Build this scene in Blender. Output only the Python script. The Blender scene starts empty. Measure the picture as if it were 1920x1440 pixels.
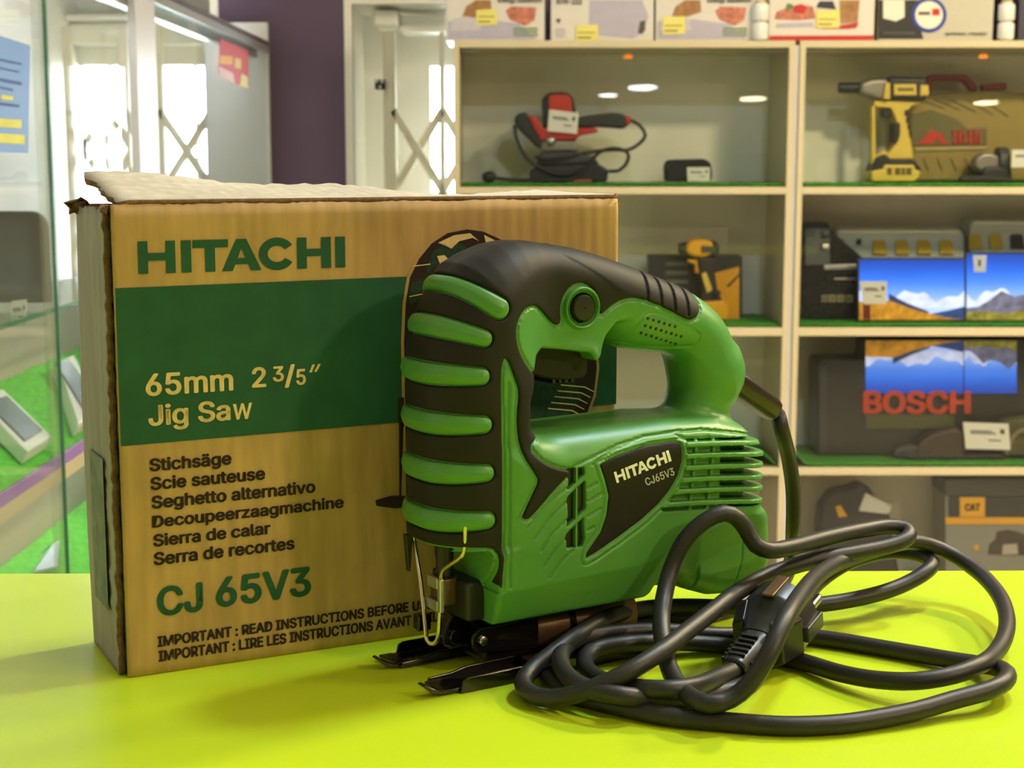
import bpy, bmesh, math, random
import numpy as np
from mathutils import Vector, Matrix
random.seed(7)
SC = bpy.context.scene
COL = SC.collection
# ------------------------------------------------------------------ camera
FPX = 2900.0
TH = math.atan(420.0/FPX)
CAMZ = 1.236
cam_d = bpy.data.cameras.new('camera')
cam = bpy.data.objects.new('camera', cam_d); COL.objects.link(cam)
cam.location = (0, 0, CAMZ)
cam.rotation_euler = (math.pi/2 - TH, 0, 0)
cam_d.sensor_width = 36.0
cam_d.lens = 36.0*FPX/1920.0
cam_d.clip_start = 0.02
cam_d.dof.use_dof = True
cam_d.dof.focus_distance = 0.745
cam_d.dof.aperture_fstop = 24.0
SC.camera = cam
# ------------------------------------------------------------------ world, exposure
w = bpy.data.worlds.new('daylight'); SC.world = w
w.use_nodes = True
bg = w.node_tree.nodes['Background']
bg.inputs[0].default_value = (0.90, 0.96, 1.0, 1)
bg.inputs[1].default_value = 14.0
SC.view_settings.view_transform = 'Standard'
SC.view_settings.look = 'None'
SC.view_settings.gamma = 1.0
SC.view_settings.exposure = 1.0
SC.view_settings.use_curve_mapping = False
SC.cycles.use_denoising = True
SC.cycles.max_bounces = 8
SC.cycles.transparent_max_bounces = 16
SC.cycles.sample_clamp_indirect = 6.0
SC.cycles.caustics_reflective = False
SC.cycles.caustics_refractive = False
# ceiling lamps: radiance of the round diffusers (cool, warm)
L_COOL, L_WARM, L_AISLE, L_OVER, L_PANEL, L_ADDED_LED = 26.0, 30.0, 155.0, 36.0, 122.0, 26.0
L_BACK, L_LEFT_FILL = 104.0, 10.0
C_COOL, C_WARM = (0.92, 0.97, 1.0), (1.0, 0.80, 0.50)
CEIL = 2.62
# ------------------------------------------------------------------ pixel rays (photo frame 1920 x 1440)
CT, ST = math.cos(TH), math.sin(TH)
def ray(u, v):
    a = (u-960.0)/FPX; b = (720.0-v)/FPX
    return Vector((a, CT+b*ST, -ST+b*CT))
def on_z(u, v, z):
    d = ray(u, v); t = (z-CAMZ)/d.z
    return Vector((d.x*t, d.y*t, z))
def on_y(u, v, Y):
    d = ray(u, v); t = Y/d.y
    return Vector((d.x*t, Y, CAMZ+d.z*t))
def on_x(u, v, X):
    d = ray(u, v); t = X/d.x
    return Vector((X, d.y*t, CAMZ+d.z*t))
def on_plane(u, v, P, n):
    d = ray(u, v); t = (P-Vector((0, 0, CAMZ))).dot(n)/d.dot(n)
    return Vector((0, 0, CAMZ))+d*t
class Plane2:
    """upright plane with a yaw: local s along it, y towards the viewer, z up from the counter top"""
    def __init__(s, O, yaw):
        s.O = O; s.yaw = yaw
        s.e = (math.cos(yaw), math.sin(yaw)); s.n = (math.sin(yaw), -math.cos(yaw))
    def loc(s, u, v, y=0.0):
        d = ray(u, v); ox = s.O[0]+y*s.n[0]; oy = s.O[1]+y*s.n[1]
        t = (ox*s.n[0]+oy*s.n[1])/(d.x*s.n[0]+d.y*s.n[1])
        return ((d.x*t-ox)*s.e[0]+(d.y*t-oy)*s.e[1], CAMZ+d.z*t-1.0)
# ------------------------------------------------------------------ materials
def S(c):
    """sRGB 0-255 to linear"""
    r = []
    for x in c:
        x = x/255.0
        r.append(x/12.92 if x <= .04045 else ((x+.055)/1.055)**2.4)
    return tuple(r)
MATS = {}
def mat(name, col, rough=.5, metal=0.0, var=.06, vscale=40.0, bump=0.0, bscale=200.0, spec=.5, emit=0.0, coat=0.0):
    if name in MATS: return MATS[name]
    m = bpy.data.materials.new(name); m.use_nodes = True
    nt = m.node_tree; b = nt.nodes['Principled BSDF']
    b.inputs['Roughness'].default_value = rough
    b.inputs['Metallic'].default_value = metal
    b.inputs['Specular IOR Level'].default_value = spec
    if coat: b.inputs['Coat Weight'].default_value = coat; b.inputs['Coat Roughness'].default_value = .1
    tc = nt.nodes.new('ShaderNodeTexCoord')
    if var > 0:
        n = nt.nodes.new('ShaderNodeTexNoise'); n.inputs['Scale'].default_value = vscale
        n.inputs['Detail'].default_value = 4
        nt.links.new(tc.outputs['Object'], n.inputs['Vector'])
        r = nt.nodes.new('ShaderNodeValToRGB')
        r.color_ramp.elements[0].position = .3; r.color_ramp.elements[1].position = .7
        r.color_ramp.elements[0].color = tuple(max(0, x*(1-var)) for x in col)+(1,)
        r.color_ramp.elements[1].color = tuple(min(1, x*(1+var)) for x in col)+(1,)
        nt.links.new(n.outputs['Fac'], r.inputs['Fac'])
        nt.links.new(r.outputs['Color'], b.inputs['Base Color'])
        if emit > 0: nt.links.new(r.outputs['Color'], b.inputs['Emission Color'])
    else:
        b.inputs['Base Color'].default_value = tuple(col)+(1,)
        if emit > 0: b.inputs['Emission Color'].default_value = tuple(col)+(1,)
    if emit > 0: b.inputs['Emission Strength'].default_value = emit
    if bump > 0:
        n2 = nt.nodes.new('ShaderNodeTexNoise'); n2.inputs['Scale'].default_value = bscale
        n2.inputs['Detail'].default_value = 3
        nt.links.new(tc.outputs['Object'], n2.inputs['Vector'])
        bp = nt.nodes.new('ShaderNodeBump'); bp.inputs['Strength'].default_value = bump
        bp.inputs['Distance'].default_value = .001
        nt.links.new(n2.outputs['Fac'], bp.inputs['Height'])
        nt.links.new(bp.outputs['Normal'], b.inputs['Normal'])
    MATS[name] = m
    return m
def glass_mat(name, tint=(1, 1, 1), refl=1.0, ior=1.5, haze=0.0):
    """thin pane: fresnel reflection over clear transmission"""
    if name in MATS: return MATS[name]
    m = bpy.data.materials.new(name); m.use_nodes = True
    nt = m.node_tree; nt.nodes.clear()
    out = nt.nodes.new('ShaderNodeOutputMaterial')
    tr = nt.nodes.new('ShaderNodeBsdfTransparent'); tr.inputs[0].default_value = tint+(1,)
    gl = nt.nodes.new('ShaderNodeBsdfGlossy'); gl.inputs['Roughness'].default_value = .0
    fr = nt.nodes.new('ShaderNodeFresnel'); fr.inputs['IOR'].default_value = ior
    mx = nt.nodes.new('ShaderNodeMixShader')
    ml = nt.nodes.new('ShaderNodeMath'); ml.operation = 'MULTIPLY'; ml.inputs[1].default_value = refl
    nt.links.new(fr.outputs[0], ml.inputs[0]); nt.links.new(ml.outputs[0], mx.inputs[0])
    if haze > 0:
        df = nt.nodes.new('ShaderNodeBsdfDiffuse'); df.inputs[0].default_value = (.85, .88, .9, 1)
        m2 = nt.nodes.new('ShaderNodeMixShader'); m2.inputs[0].default_value = haze
        nt.links.new(tr.outputs[0], m2.inputs[1]); nt.links.new(df.outputs[0], m2.inputs[2])
        nt.links.new(m2.outputs[0], mx.inputs[1])
    else:
        nt.links.new(tr.outputs[0], mx.inputs[1])
    nt.links.new(gl.outputs[0], mx.inputs[2]); nt.links.new(mx.outputs[0], out.inputs[0])
    MATS[name] = m
    return m
def emit_mat(name, col, strength):
    if name in MATS: return MATS[name]
    m = bpy.data.materials.new(name); m.use_nodes = True
    nt = m.node_tree; nt.nodes.clear()
    out = nt.nodes.new('ShaderNodeOutputMaterial'); e = nt.nodes.new('ShaderNodeEmission')
    e.inputs[0].default_value = tuple(col)+(1,); e.inputs[1].default_value = strength
    nt.links.new(e.outputs[0], out.inputs[0]); MATS[name] = m
    return m
# ------------------------------------------------------------------ objects
def link_mesh(name, me, m=None, parent=None, smooth=False):
    o = bpy.data.objects.new(name, me); COL.objects.link(o)
    if m is not None:
        for k in (m if isinstance(m, (list, tuple)) else [m]): me.materials.append(k)
    if parent is not None: o.parent = parent
    if smooth: me.shade_smooth()
    return o
def empty(name, loc=(0, 0, 0), rz=0.0):
    o = bpy.data.objects.new(name, None); COL.objects.link(o)
    o.location = loc; o.rotation_euler = (0, 0, rz); o.empty_display_size = .05
    return o
def tag(o, label, cat, group=None):
    o['label'] = label; o['category'] = cat
    if group: o['group'] = group
    return o
def struct(o):
    o['kind'] = 'structure'; return o
def rebase(e):
    """children were built in world coordinates: make them local to their empty"""
    bpy.context.view_layer.update()
    inv = e.matrix_world.inverted()
    done = set()
    for c in e.children_recursive:
        if c.type == 'MESH' and c.data.name not in done:
            done.add(c.data.name); c.data.transform(inv)
def recentre(o):
    """put the origin of a one-mesh thing at its base"""
    xs = [v.co for v in o.data.vertices]
    c = Vector(((min(v.x for v in xs)+max(v.x for v in xs))/2, (min(v.y for v in xs)+max(v.y for v in xs))/2, min(v.z for v in xs)))
    o.data.transform(Matrix.Translation(-c)); o.location = c
    for k in o.children_recursive: k.data.transform(Matrix.Translation(-c))
class MB:
    """collects shapes into one mesh"""
    def __init__(s): s.bm = bmesh.new(); s.mi = 0
    def _f(s, vs, quads):
        bv = [s.bm.verts.new(v) for v in vs]
        for q in quads:
            try:
                f = s.bm.faces.new([bv[i] for i in q]); f.material_index = s.mi
            except ValueError: pass
        return bv
    def box(s, a, b):
        x0, y0, z0 = a; x1, y1, z1 = b
        s._f([(x0,y0,z0),(x1,y0,z0),(x1,y1,z0),(x0,y1,z0),(x0,y0,z1),(x1,y0,z1),(x1,y1,z1),(x0,y1,z1)],
             [(0,3,2,1),(4,5,6,7),(0,1,5,4),(1,2,6,5),(2,3,7,6),(3,0,4,7)])
        return s
    def hexa(s, lo, hi):
        """lo, hi: four points each"""
        s._f(list(lo)+list(hi), [(3,2,1,0),(4,5,6,7),(0,1,5,4),(1,2,6,5),(2,3,7,6),(3,0,4,7)]); return s
    def prism(s, pts, off):
        """pts: 3D polygon; off: extrusion vector"""
        off = Vector(off); n = len(pts); P = [Vector(p) for p in pts]; Q = [p+off for p in P]
        s._f(P+Q, [tuple(range(n))[::-1], tuple(range(n, 2*n))]+[(i, (i+1) % n, n+(i+1) % n, n+i) for i in range(n)])
        return s
    def tube(s, pts, r, seg=12, cap=True):
        P = [Vector(p) for p in pts]; n = len(P)
        rr = r if isinstance(r, (list, tuple)) else [r]*n
        T = []
        for i in range(n):
            t = P[min(i+1, n-1)]-P[max(i-1, 0)]
            T.append(t.normalized() if t.length > 1e-9 else Vector((0, 0, 1)))
        up = Vector((0, 0, 1)) if abs(T[0].z) < .9 else Vector((1, 0, 0))
        N = (up-T[0]*up.dot(T[0])).normalized()
        rings = []
        for i in range(n):
            if i:
                N = (N-T[i]*N.dot(T[i])).normalized()
            B = T[i].cross(N)
            rings.append([P[i]+(N*math.cos(2*math.pi*k/seg)+B*math.sin(2*math.pi*k/seg))*rr[i] for k in range(seg)])
        vs = [v for R in rings for v in R]; q = []
        for i in range(n-1):
            for k in range(seg):
                q.append((i*seg+k, i*seg+(k+1) % seg, (i+1)*seg+(k+1) % seg, (i+1)*seg+k))
        if cap:
            q.append(tuple(range(seg))[::-1]); q.append(tuple((n-1)*seg+k for k in range(seg)))
        s._f(vs, q); return s
    def lathe(s, prof, seg=32, M=None, cap=True):
        """prof: list of (r, h) about local z, placed by matrix M"""
        M = M or Matrix.Identity(4)
        n = len(prof)
        vs = [M @ Vector((r*math.cos(2*math.pi*k/seg), r*math.sin(2*math.pi*k/seg), h)) for r, h in prof for k in range(seg)]
        q = [(i*seg+k, i*seg+(k+1) % seg, (i+1)*seg+(k+1) % seg, (i+1)*seg+k) for i in range(n-1) for k in range(seg)]
        if cap:
            q.append(tuple(range(seg))[::-1]); q.append(tuple((n-1)*seg+k for k in range(seg)))
        s._f(vs, q); return s
    def ball(s, c, r, seg=20, rings=10, M=None):
        rx, ry, rz = (r, r, r) if not isinstance(r, (tuple, list)) else r
        c = Vector(c); vs = []; q = []
        for i in range(rings+1):
            ph = math.pi*(i/rings)*.998+.001
            for k in range(seg):
                a = 2*math.pi*k/seg
                p = Vector((rx*math.sin(ph)*math.cos(a), ry*math.sin(ph)*math.sin(a), rz*math.cos(ph)))
                vs.append(c+(M @ p if M else p))
        for i in range(rings):
            for k in range(seg):
                q.append((i*seg+k, (i+1)*seg+k, (i+1)*seg+(k+1) % seg, i*seg+(k+1) % seg))
        s._f(vs, q); return s
    def build(s, name, m, parent=None, bevel=0.0, bseg=2, smooth=False, angle=None, sub=0):
        bmesh.ops.recalc_face_normals(s.bm, faces=s.bm.faces[:])
        me = bpy.data.meshes.new(name); s.bm.to_mesh(me); s.bm.free()
        o = link_mesh(name, me, m, parent, smooth or bevel > 0)
        if bevel > 0:
            md = o.modifiers.new('bevel', 'BEVEL'); md.width = bevel; md.segments = bseg
            md.limit_method = 'ANGLE'; md.angle_limit = math.radians(30); md.harden_normals = True
        elif smooth:
            me.set_sharp_from_angle(angle=math.radians(angle or 40))
        return o
def spline(pts, step):
    """Catmull-Rom through points, resampled"""
    P = [Vector(p) for p in pts]; out = []
    for i in range(len(P)-1):
        p0 = P[max(i-1, 0)]; p1 = P[i]; p2 = P[i+1]; p3 = P[min(i+2, len(P)-1)]
        d = max(2, int((p2-p1).length/step))
        t0 = 0; t1 = t0+max(1e-6, (p1-p0).length)**.5; t2 = t1+max(1e-6, (p2-p1).length)**.5; t3 = t2+max(1e-6, (p3-p2).length)**.5
        m1 = ((p1-p0)/(t1-t0)-(p2-p0)/(t2-t0)+(p2-p1)/(t2-t1))*(t2-t1) if i > 0 else (p2-p1)
        m2 = ((p2-p1)/(t2-t1)-(p3-p1)/(t3-t1)+(p3-p2)/(t3-t2))*(t2-t1) if i < len(P)-2 else (p2-p1)
        for k in range(d):
            t = k/d
            out.append(p1*(2*t**3-3*t**2+1)+m1*(t**3-2*t**2+t)+p2*(-2*t**3+3*t**2)+m2*(t**3-t**2))
    out.append(P[-1]); return out
try:
    import os
    SANS = bpy.data.fonts.load(os.path.join(bpy.utils.system_resource('DATAFILES', path='fonts'), 'Inter.woff2'))
except Exception:
    SANS = None
_capcache = {}
def text_mesh(txt, bold=0.0, shear=0.0):
    """returns (verts Nx2, faces) of a flat text, baseline y=0, cap height 1, x from 0"""
    def raw(t):
        cu = bpy.data.curves.new('t', 'FONT'); cu.body = t; cu.shear = shear; cu.resolution_u = 4; cu.size = 20.0
        if SANS: cu.font = SANS
        ob = bpy.data.objects.new('t', cu); COL.objects.link(ob)
        dg = bpy.context.evaluated_depsgraph_get()
        me = bpy.data.meshes.new_from_object(ob.evaluated_get(dg))
        V = [(v.co.x, v.co.y) for v in me.vertices]; F = [tuple(p.vertices) for p in me.polygons]
        bpy.data.objects.remove(ob); bpy.data.curves.remove(cu); bpy.data.meshes.remove(me)
        if bold > 0:      # heavier strokes: the same outline laid several times around
            V2, F2 = [], []
            for k in range(8):
                a = 2*math.pi*k/8; n = len(V2)
                V2 += [(x+20*bold*math.cos(a), y+14*bold*math.sin(a)) for x, y in V]; F2 += [tuple(i+n for i in f) for f in F]
            V, F = V2, F2
        return V, F
    if bold not in _capcache:
        V, _ = raw('H'); _capcache[bold] = (min(y for x, y in V), max(y for x, y in V))
    b0, b1 = _capcache[bold]; V, F = raw(txt)
    x0 = min(x for x, y in V)
    return [((x-x0)/(b1-b0), (y-b0)/(b1-b0)) for x, y in V], F
# ================================================================== materials used in many places
M_CREAM = mat('white_laminate', S((214, 201, 170)), .42, var=.03, vscale=8)
M_PURPLE = mat('purple_paint', (.105, .066, .118), .7, var=.05, vscale=3, bump=.05)
M_WHITEWALL = mat('white_paint', S((226, 224, 218)), .7, var=.03, vscale=4)
M_WHITEFRAME = mat('white_gloss_paint', S((232, 228, 216)), .45, var=.02, vscale=5)
M_GREYPANEL = mat('grey_back_board', S((240, 236, 222)), .6, var=.05, vscale=6)
M_TURF = mat('artificial_grass', S((62, 150, 36)), .85, var=.35, vscale=160, bump=1.0, bscale=400)
M_TURFBRIGHT = mat('bright_artificial_grass', S((92, 196, 62)), .85, var=.35, vscale=120, bump=1.0, bscale=350)
M_GLASS = glass_mat('clear_glass', (.97, .99, .98), 1.0)
M_GLASSDUST = glass_mat('dusty_glass', (.985, .995, .99), .5, haze=.005)
M_GLASSLEFT = glass_mat('showcase_glass', (.965, .99, .98), .3, ior=1.35, haze=.012)
M_GLASSEDGE = mat('green_glass_edge', S((70, 130, 104)), .15, var=.1, vscale=20)
M_BLACK = mat('black_plastic', S((38, 38, 40)), .45, var=.1)
M_DARK = mat('dark_grey_plastic', S((62, 62, 66)), .5, var=.1)
M_PAPER = mat('white_paper', S((238, 234, 224)), .7, var=.02)
M_INK = mat('grey_ink', S((92, 90, 88)), .8, var=.05)
M_ALU = mat('brushed_aluminium', S((200, 202, 204)), .3, metal=.8, var=.03)
M_STEEL = mat('steel', S((190, 188, 180)), .28, metal=1.0, var=.05)
M_LIME = mat('lime_laminate', (.56, .75, .022), .28, var=.015, vscale=6, bump=.02, bscale=900)
M_FLOOR = mat('pale_floor_tile', S((205, 200, 190)), .5, var=.08, vscale=5)
# ================================================================== the room
YW = 3.95; YO = 4.25; XL = -1.17; XR = 4.2; YB = -5.0
mb = MB(); mb.box((XL-.2, YB-.2, -.1), (XR+.2, YO+.1, 0)); struct(mb.build('floor', M_FLOOR))
mb = MB(); mb.box((XL-.2, YB-.2, CEIL), (XR+.2, YO+.1, CEIL+.1)); struct(mb.build('ceiling', M_WHITEWALL))
mb = MB(); mb.box((XL-.2, YB-.2, 0), (XL, YO+.1, CEIL)); struct(mb.build('wall_left', M_WHITEWALL))
mb = MB(); mb.box((XR, YB-.2, 0), (XR+.2, YO+.1, CEIL)); struct(mb.build('wall_right', M_PURPLE))
mb = MB(); mb.box((XL-.2, YB-.2, 0), (XR+.2, YB, CEIL)); struct(mb.build('wall_front', M_PURPLE))
# far wall with two window openings
W1a, W1b = XL+.004, on_y(402, 300, YW).x
W2a, W2b = on_y(664, 300, YW).x, on_y(940, 300, YW).x
ZT1 = on_y(200, -40, YW).z; ZT2 = on_y(700, 8, YW).z; ZS = .80
mb = MB()
for a, b, z0, z1 in [(XL, W1a, 0, CEIL), (W1b, W2a, 0, CEIL), (W2b, XR, 0, CEIL), (W1a, W1b, 0, ZS), (W1a, W1b, ZT1, CEIL), (W2a, W2b, 0, ZS), (W2a, W2b, ZT2, CEIL)]:
    mb.box((a, YW, z0), (b, YW+.02, z1))
struct(mb.build('wall_back', M_PURPLE))
# white reveals, frames and panes
def window(name, a, b, zt, mull, ztf, side):
    mb = MB(); t = .02
    for p, q in [((a-t, YW-.004, ZS-t), (a, YO+.05, zt+t)), ((b, YW-.004, ZS-t), (b+t, YO+.05, zt+t)), ((a, YW-.004, zt), (b, YO, zt+t)), ((a, YW-.03, ZS-.03), (b, YO, ZS))]:
        mb.box(p, q)
    fr = struct(mb.build(name, M_WHITEFRAME))
    mb = MB()
    mb.box((a, YO, ztf), (b, YO+.05, zt+.02)); mb.box((a, YO, ZS), (b, YO+.05, ZS+.06))
    for m0, m1 in mull: mb.box((m0, YO, ZS+.06), (m1, YO+.05, ztf))
    mb.build('window_frame', M_WHITEFRAME, fr)
    mb = MB(); mb.box((a, YO+.02, ZS), (b, YO+.026, zt)); mb.build('window_pane', M_GLASS, fr)
    return fr
px4 = lambda u, Y=YO: on_y(u, 300, Y).x
zz = lambda v, Y=YO: on_y(500, v, Y).z
w1 = window('window_1', W1a, W1b, ZT1, [(W1a, px4(126)), (px4(208), px4(213)), (px4(232), px4(244)), (px4(286), px4(308)), (px4(368), px4(373)), (px4(392), W1b)], zz(122), 0)
mb = MB(); mb.box((W1a, YO-.09, zz(88)), (W1b, YO, zz(48))); mb.box((W1a, YO-.13, zz(46)), (W1b, YO, zz(34))); mb.build('blind_box', M_WHITEFRAME, w1, bevel=.006)
w2 = window('window_2', W2a, W2b, ZT2, [(W2a, px4(782)), (px4(782), px4(808)), (px4(829), px4(836))], zz(124), 0)
mb = MB(); mb.box((px4(705, YW+.08), YW+.05, zz(50, YW+.08)), (px4(750, YW+.08), YW+.2, zz(20, YW+.08))); mb.build('latch_housing', M_WHITEFRAME, w2, bevel=.006)
mb = MB(); mb.box((px4(752, YW+.1), YW+.1, zz(60, YW+.1)), (px4(840, YW+.1), YW+.25, zz(44, YW+.1))); mb.build('gate_track', M_WHITEFRAME, w2, bevel=.004)
# ------------------------------------------------------------------ folding security gates
M_GATE = mat('cream_gate_paint', S((216, 206, 180)), .5, var=.04, vscale=10)
def gate(name, label, posts, xs, Y, vtop, vx0, pitch):
    g = empty(name, (on_y(posts[0][0], 300, Y).x, Y, ZS)); tag(g, label, 'security gate', 'folding window gates')
    zt = on_y(500, vtop, Y).z; x = lambda u: on_y(u, 300, Y).x
    for a, b in posts:
        mb = MB(); mb.box((x(a), Y-.012, ZS+.002), (x(b), Y+.012, zt)); mb.build('gate_post', M_GATE, g, bevel=.003)
    hgt = abs(on_y(500, vx0, Y).z-on_y(500, vx0+pitch, Y).z); z1 = on_y(500, vx0, Y).z
    for a, b, half in xs:
        k = 0
        while z1-k*hgt > ZS+hgt*.5:
            za = z1-k*hgt; zb = za-hgt
            for j, (p, q) in enumerate((((x(a), za), (x(b), zb)), ((x(b), za), (x(a), zb)))):
                if half and j != half-1: continue
                d = Vector((q[0]-p[0], 0, q[1]-p[1])).normalized(); n = Vector((-d.z, 0, d.x))*.0105
                yo = Y+(.004 if j else -.012)
                c = [Vector((p[0], yo, p[1]))-n, Vector((q[0], yo, q[1]))-n, Vector((q[0], yo, q[1]))+n, Vector((p[0], yo, p[1]))+n]
                mb = MB(); mb.prism(c, (0, .008, 0)); mb.build('lattice_bar', M_GATE, g, bevel=.002)
            k += 1
    rebase(g); return g
gate('folding_gate', 'white folding lattice gate over the window behind the glass showcase',
     [(127, 144), (229, 247), (292, 311), (389, 412)], [(137, 237, 0), (239, 300, 0), (302, 400, 0)], 4.03, 52, 206, 152)
g2 = gate('folding_gate', 'cream folding lattice gate in the narrow window beside the shelving',
     [(721, 744), (825, 835)], [(738, 830, 0), (830, 920, 0)], 4.03, 60, 206, 152)
mb = MB(); mb.box((on_y(701, 0, 4.0).x, 3.995, on_y(0, 168, 4.0).z), (on_y(721, 0, 4.0).x, 4.02, on_y(0, 149, 4.0).z)); hg = mb.build('hinge', mat('dark_metal', S((60, 56, 48)), .4, metal=.7), bevel=.002)
mb = MB()
for u, v in ((706, 153), (716, 153), (712, 163)):
    p = on_y(u, v, 3.993); mb.ball(p, .005, 8, 6)
mb.build('screw', M_STEEL, hg, smooth=True); tag(hg, 'small dark hinge on the white window reveal beside the narrow gate', 'hinge')
# ------------------------------------------------------------------ ceiling lamps
M_LCOOL = emit_mat('cool_diffuser', C_COOL, L_COOL); M_LWARM = emit_mat('warm_diffuser', C_WARM, L_WARM)
M_LAISLE = emit_mat('aisle_diffuser', (1, .82, .47), L_AISLE)
def lamp(x, y, r, m, label):
    e = empty('ceiling_lamp', (x, y, CEIL)); tag(e, label, 'ceiling lamp', 'round ceiling lamps')
    mb = MB(); mb.lathe([(r+.012, 0), (r+.012, -.012), (r, -.016), (r, -.008), (.0, -.008)], 40, Matrix.Translation((x, y, CEIL))); mb.build('lamp_ring', M_WHITEFRAME, e, smooth=True)
    mb = MB(); mb.lathe([(r*.995, -.009), (r*.9, -.0135), (.0005, -.0135)], 40, Matrix.Translation((x, y, CEIL)), cap=False); mb.build('diffuser', m, e)
    rebase(e); return e
# ------------------------------------------------------------------ the counter
ct = empty('shop_counter', (.2, .55, 0)); tag(ct, 'shop counter with a glossy lime green top under the box and saw', 'counter')
e0 = on_z(0, 1074.5, 1.0); e1 = on_z(1920, 1068.5, 1.0)
sl = (e1.y-e0.y)/(e1.x-e0.x)
ya = e0.y+(-.585-e0.x)*sl; yb = e0.y+(1.25-e0.x)*sl
mb = MB(); mb.prism([(-.585, .12, .97), (1.25, .12, .97), (1.25, yb, .97), (-.585, ya, .97)], (0, 0, .03)); mb.build('counter_top', M_LIME, ct, bevel=.0015)
mb = MB(); mb.box((-.56, .2, 0), (1.2, .22, .97)); mb.box((-.56, .22, 0), (-.54, .80, .97)); mb.box((1.18, .22, 0), (1.2, .80, .97)); mb.box((-.54, .45, .5), (1.18, .80, .52)); mb.build('counter_body', M_CREAM, ct)
rebase(ct)
# ================================================================== wall shelving behind
YF = 3.60; YBK = 3.87
fx = lambda u: on_y(u, 300, YF).x
fz = lambda v, Y=YF: on_y(1200, v, Y).z
CABS = [(fx(851), fx(1486)), (fx(1495), fx(2128))]
ZTOP = (fz(89), fz(76)); SHELVES = [(fz(364), fz(350.5)), (fz(630), fz(614.5)), (fz(891), fz(877))]
PT = fx(862)-fx(851)
# the two tall open cabinets
GL_T = math.radians(4.3)
def cabinet(x0, x1, label, top):
    c = empty('display_cabinet', ((x0+x1)/2, YF+.13, 0)); tag(c, label, 'cabinet', 'tall white shelving cabinets')
    for a, b in ((x0, x0+PT), (x1-PT, x1)):
        mb = MB(); mb.box((a, YF, 0), (b, YBK, ZTOP[1])); mb.build('side_panel', M_CREAM, c, bevel=.001)
    mb = MB(); mb.box((x0+PT, YF, ZTOP[0]), (x1-PT, YBK, ZTOP[1])); mb.build('top_panel', M_CREAM, c, bevel=.001)
    for a, b in SHELVES+[(.18, .20)]:
        mb = MB(); mb.box((x0+PT, YF, a), (x1-PT, YBK-.006, b)); mb.build('shelf', M_CREAM, c, bevel=.001)
    mb = MB(); mb.box((x0+PT, YBK-.006, 0), (x1-PT, YBK, ZTOP[0])); mb.build('back_panel', M_GREYPANEL, c)
    mb = MB(); mb.box((x0+PT, YF+.02, 0), (x1-PT, YF+.035, .08)); mb.build('plinth', M_CREAM, c)
    # leaning sliding panes
    lv = [ZTOP[0]]+[a for a, b in SHELVES]; bt = [b for a, b in SHELVES]+[.20]
    for i, (zt, zb) in enumerate(zip(lv, bt)):
        t = GL_T if i == 0 else math.radians(1.2)
        dy = (zt-zb)*math.tan(t); th = .003
        mb = MB()
        y0, z0, z1 = YF+.004, zb+.006, zt-.001
        mb.hexa([(x0+PT+.001, y0, z0), (x1-PT-.001, y0, z0), (x1-PT-.001, y0+th, z0), (x0+PT+.001, y0+th, z0)],
                [(x0+PT+.001, y0+dy, z1), (x1-PT-.001, y0+dy, z1), (x1-PT-.001, y0+dy+th, z1), (x0+PT+.001, y0+dy+th, z1)])
        mb.build('glass_door', M_GLASSDUST, c)
    for xx in (x0+PT+.003, x1-PT-.043):
        mb = MB(); mb.box((xx, YF+.03, ZTOP[0]-.008), (xx+.04, YF+.05, ZTOP[0]-.0005)); mb.build('door_hinge', M_ALU, c, bevel=.001)
    rebase(c); return c
cabA = cabinet(*CABS[0], 'tall white shelving cabinet beside the window, red tool on its top shelf', 0)
cabB = cabinet(*CABS[1], 'tall white shelving cabinet holding the landscape screens and yellow impact wrench', 0)
mb = MB(); mb.box((CABS[0][1]+.0005, YF+.006, 0), (CABS[1][0]-.0005, YF+.03, ZTOP[1]-.01)); tag(mb.build('joint_strip', mat('pale_aluminium', S((226, 226, 236)), .3, metal=.25, var=.02), bevel=.0015), 'pale metal strip closing the gap between the two shelving cabinets', 'strip')
# turf mats on the shelves
def turf(x0, x1, z, label, lift=None, m=M_TURF):
    bm = bmesh.new(); nx, ny = 60, 10; vs = []
    for j in range(ny+1):
        for i in range(nx+1):
            x = x0+(x1-x0)*i/nx; y = YF+.012+(YBK-.012-YF-.012)*j/ny
            h = .006+random.random()*.003
            if lift: h += lift(i/nx, j/ny)
            vs.append(bm.verts.new((x, y, z+h)))
    for j in range(ny):
        for i in range(nx):
            k = j*(nx+1)+i; bm.faces.new((vs[k], vs[k+1], vs[k+nx+2], vs[k+nx+1]))
    me = bpy.data.meshes.new('grass_mat'); bm.to_mesh(me); bm.free()
    o = link_mesh('grass_mat', me, m, smooth=True); md = o.modifiers.new('thick', 'SOLIDIFY'); md.thickness = .005; md.offset = -1
    tag(o, label, 'grass mat', 'artificial grass mats')
    return o
IN = [(a+PT+.004, b-PT-.004) for a, b in CABS]
turf(*IN[0], SHELVES[0][1], 'green artificial grass mat under the red and black corded tool')
turf(*IN[1], SHELVES[0][1], 'green artificial grass mat under the yellow impact wrench')
turf(*IN[0], SHELVES[1][1], 'green artificial grass mat under the yellow drill and its carton')
turf(*IN[1], SHELVES[1][1], 'green artificial grass mat under the two landscape screens')
turf(*IN[0], SHELVES[2][1], 'ruffled artificial grass mat on the lower shelf glimpsed behind the saw', lambda i, j: max(0, .03*math.sin(max(0, (i-.88))*26))*(1-.5*j))
turf(*IN[1], SHELVES[2][1], 'green artificial grass mat curling up at one end under the black tool case', lambda i, j: max(0, 1*.03*(1-i/.035)) if i < .035 else 0)
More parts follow.
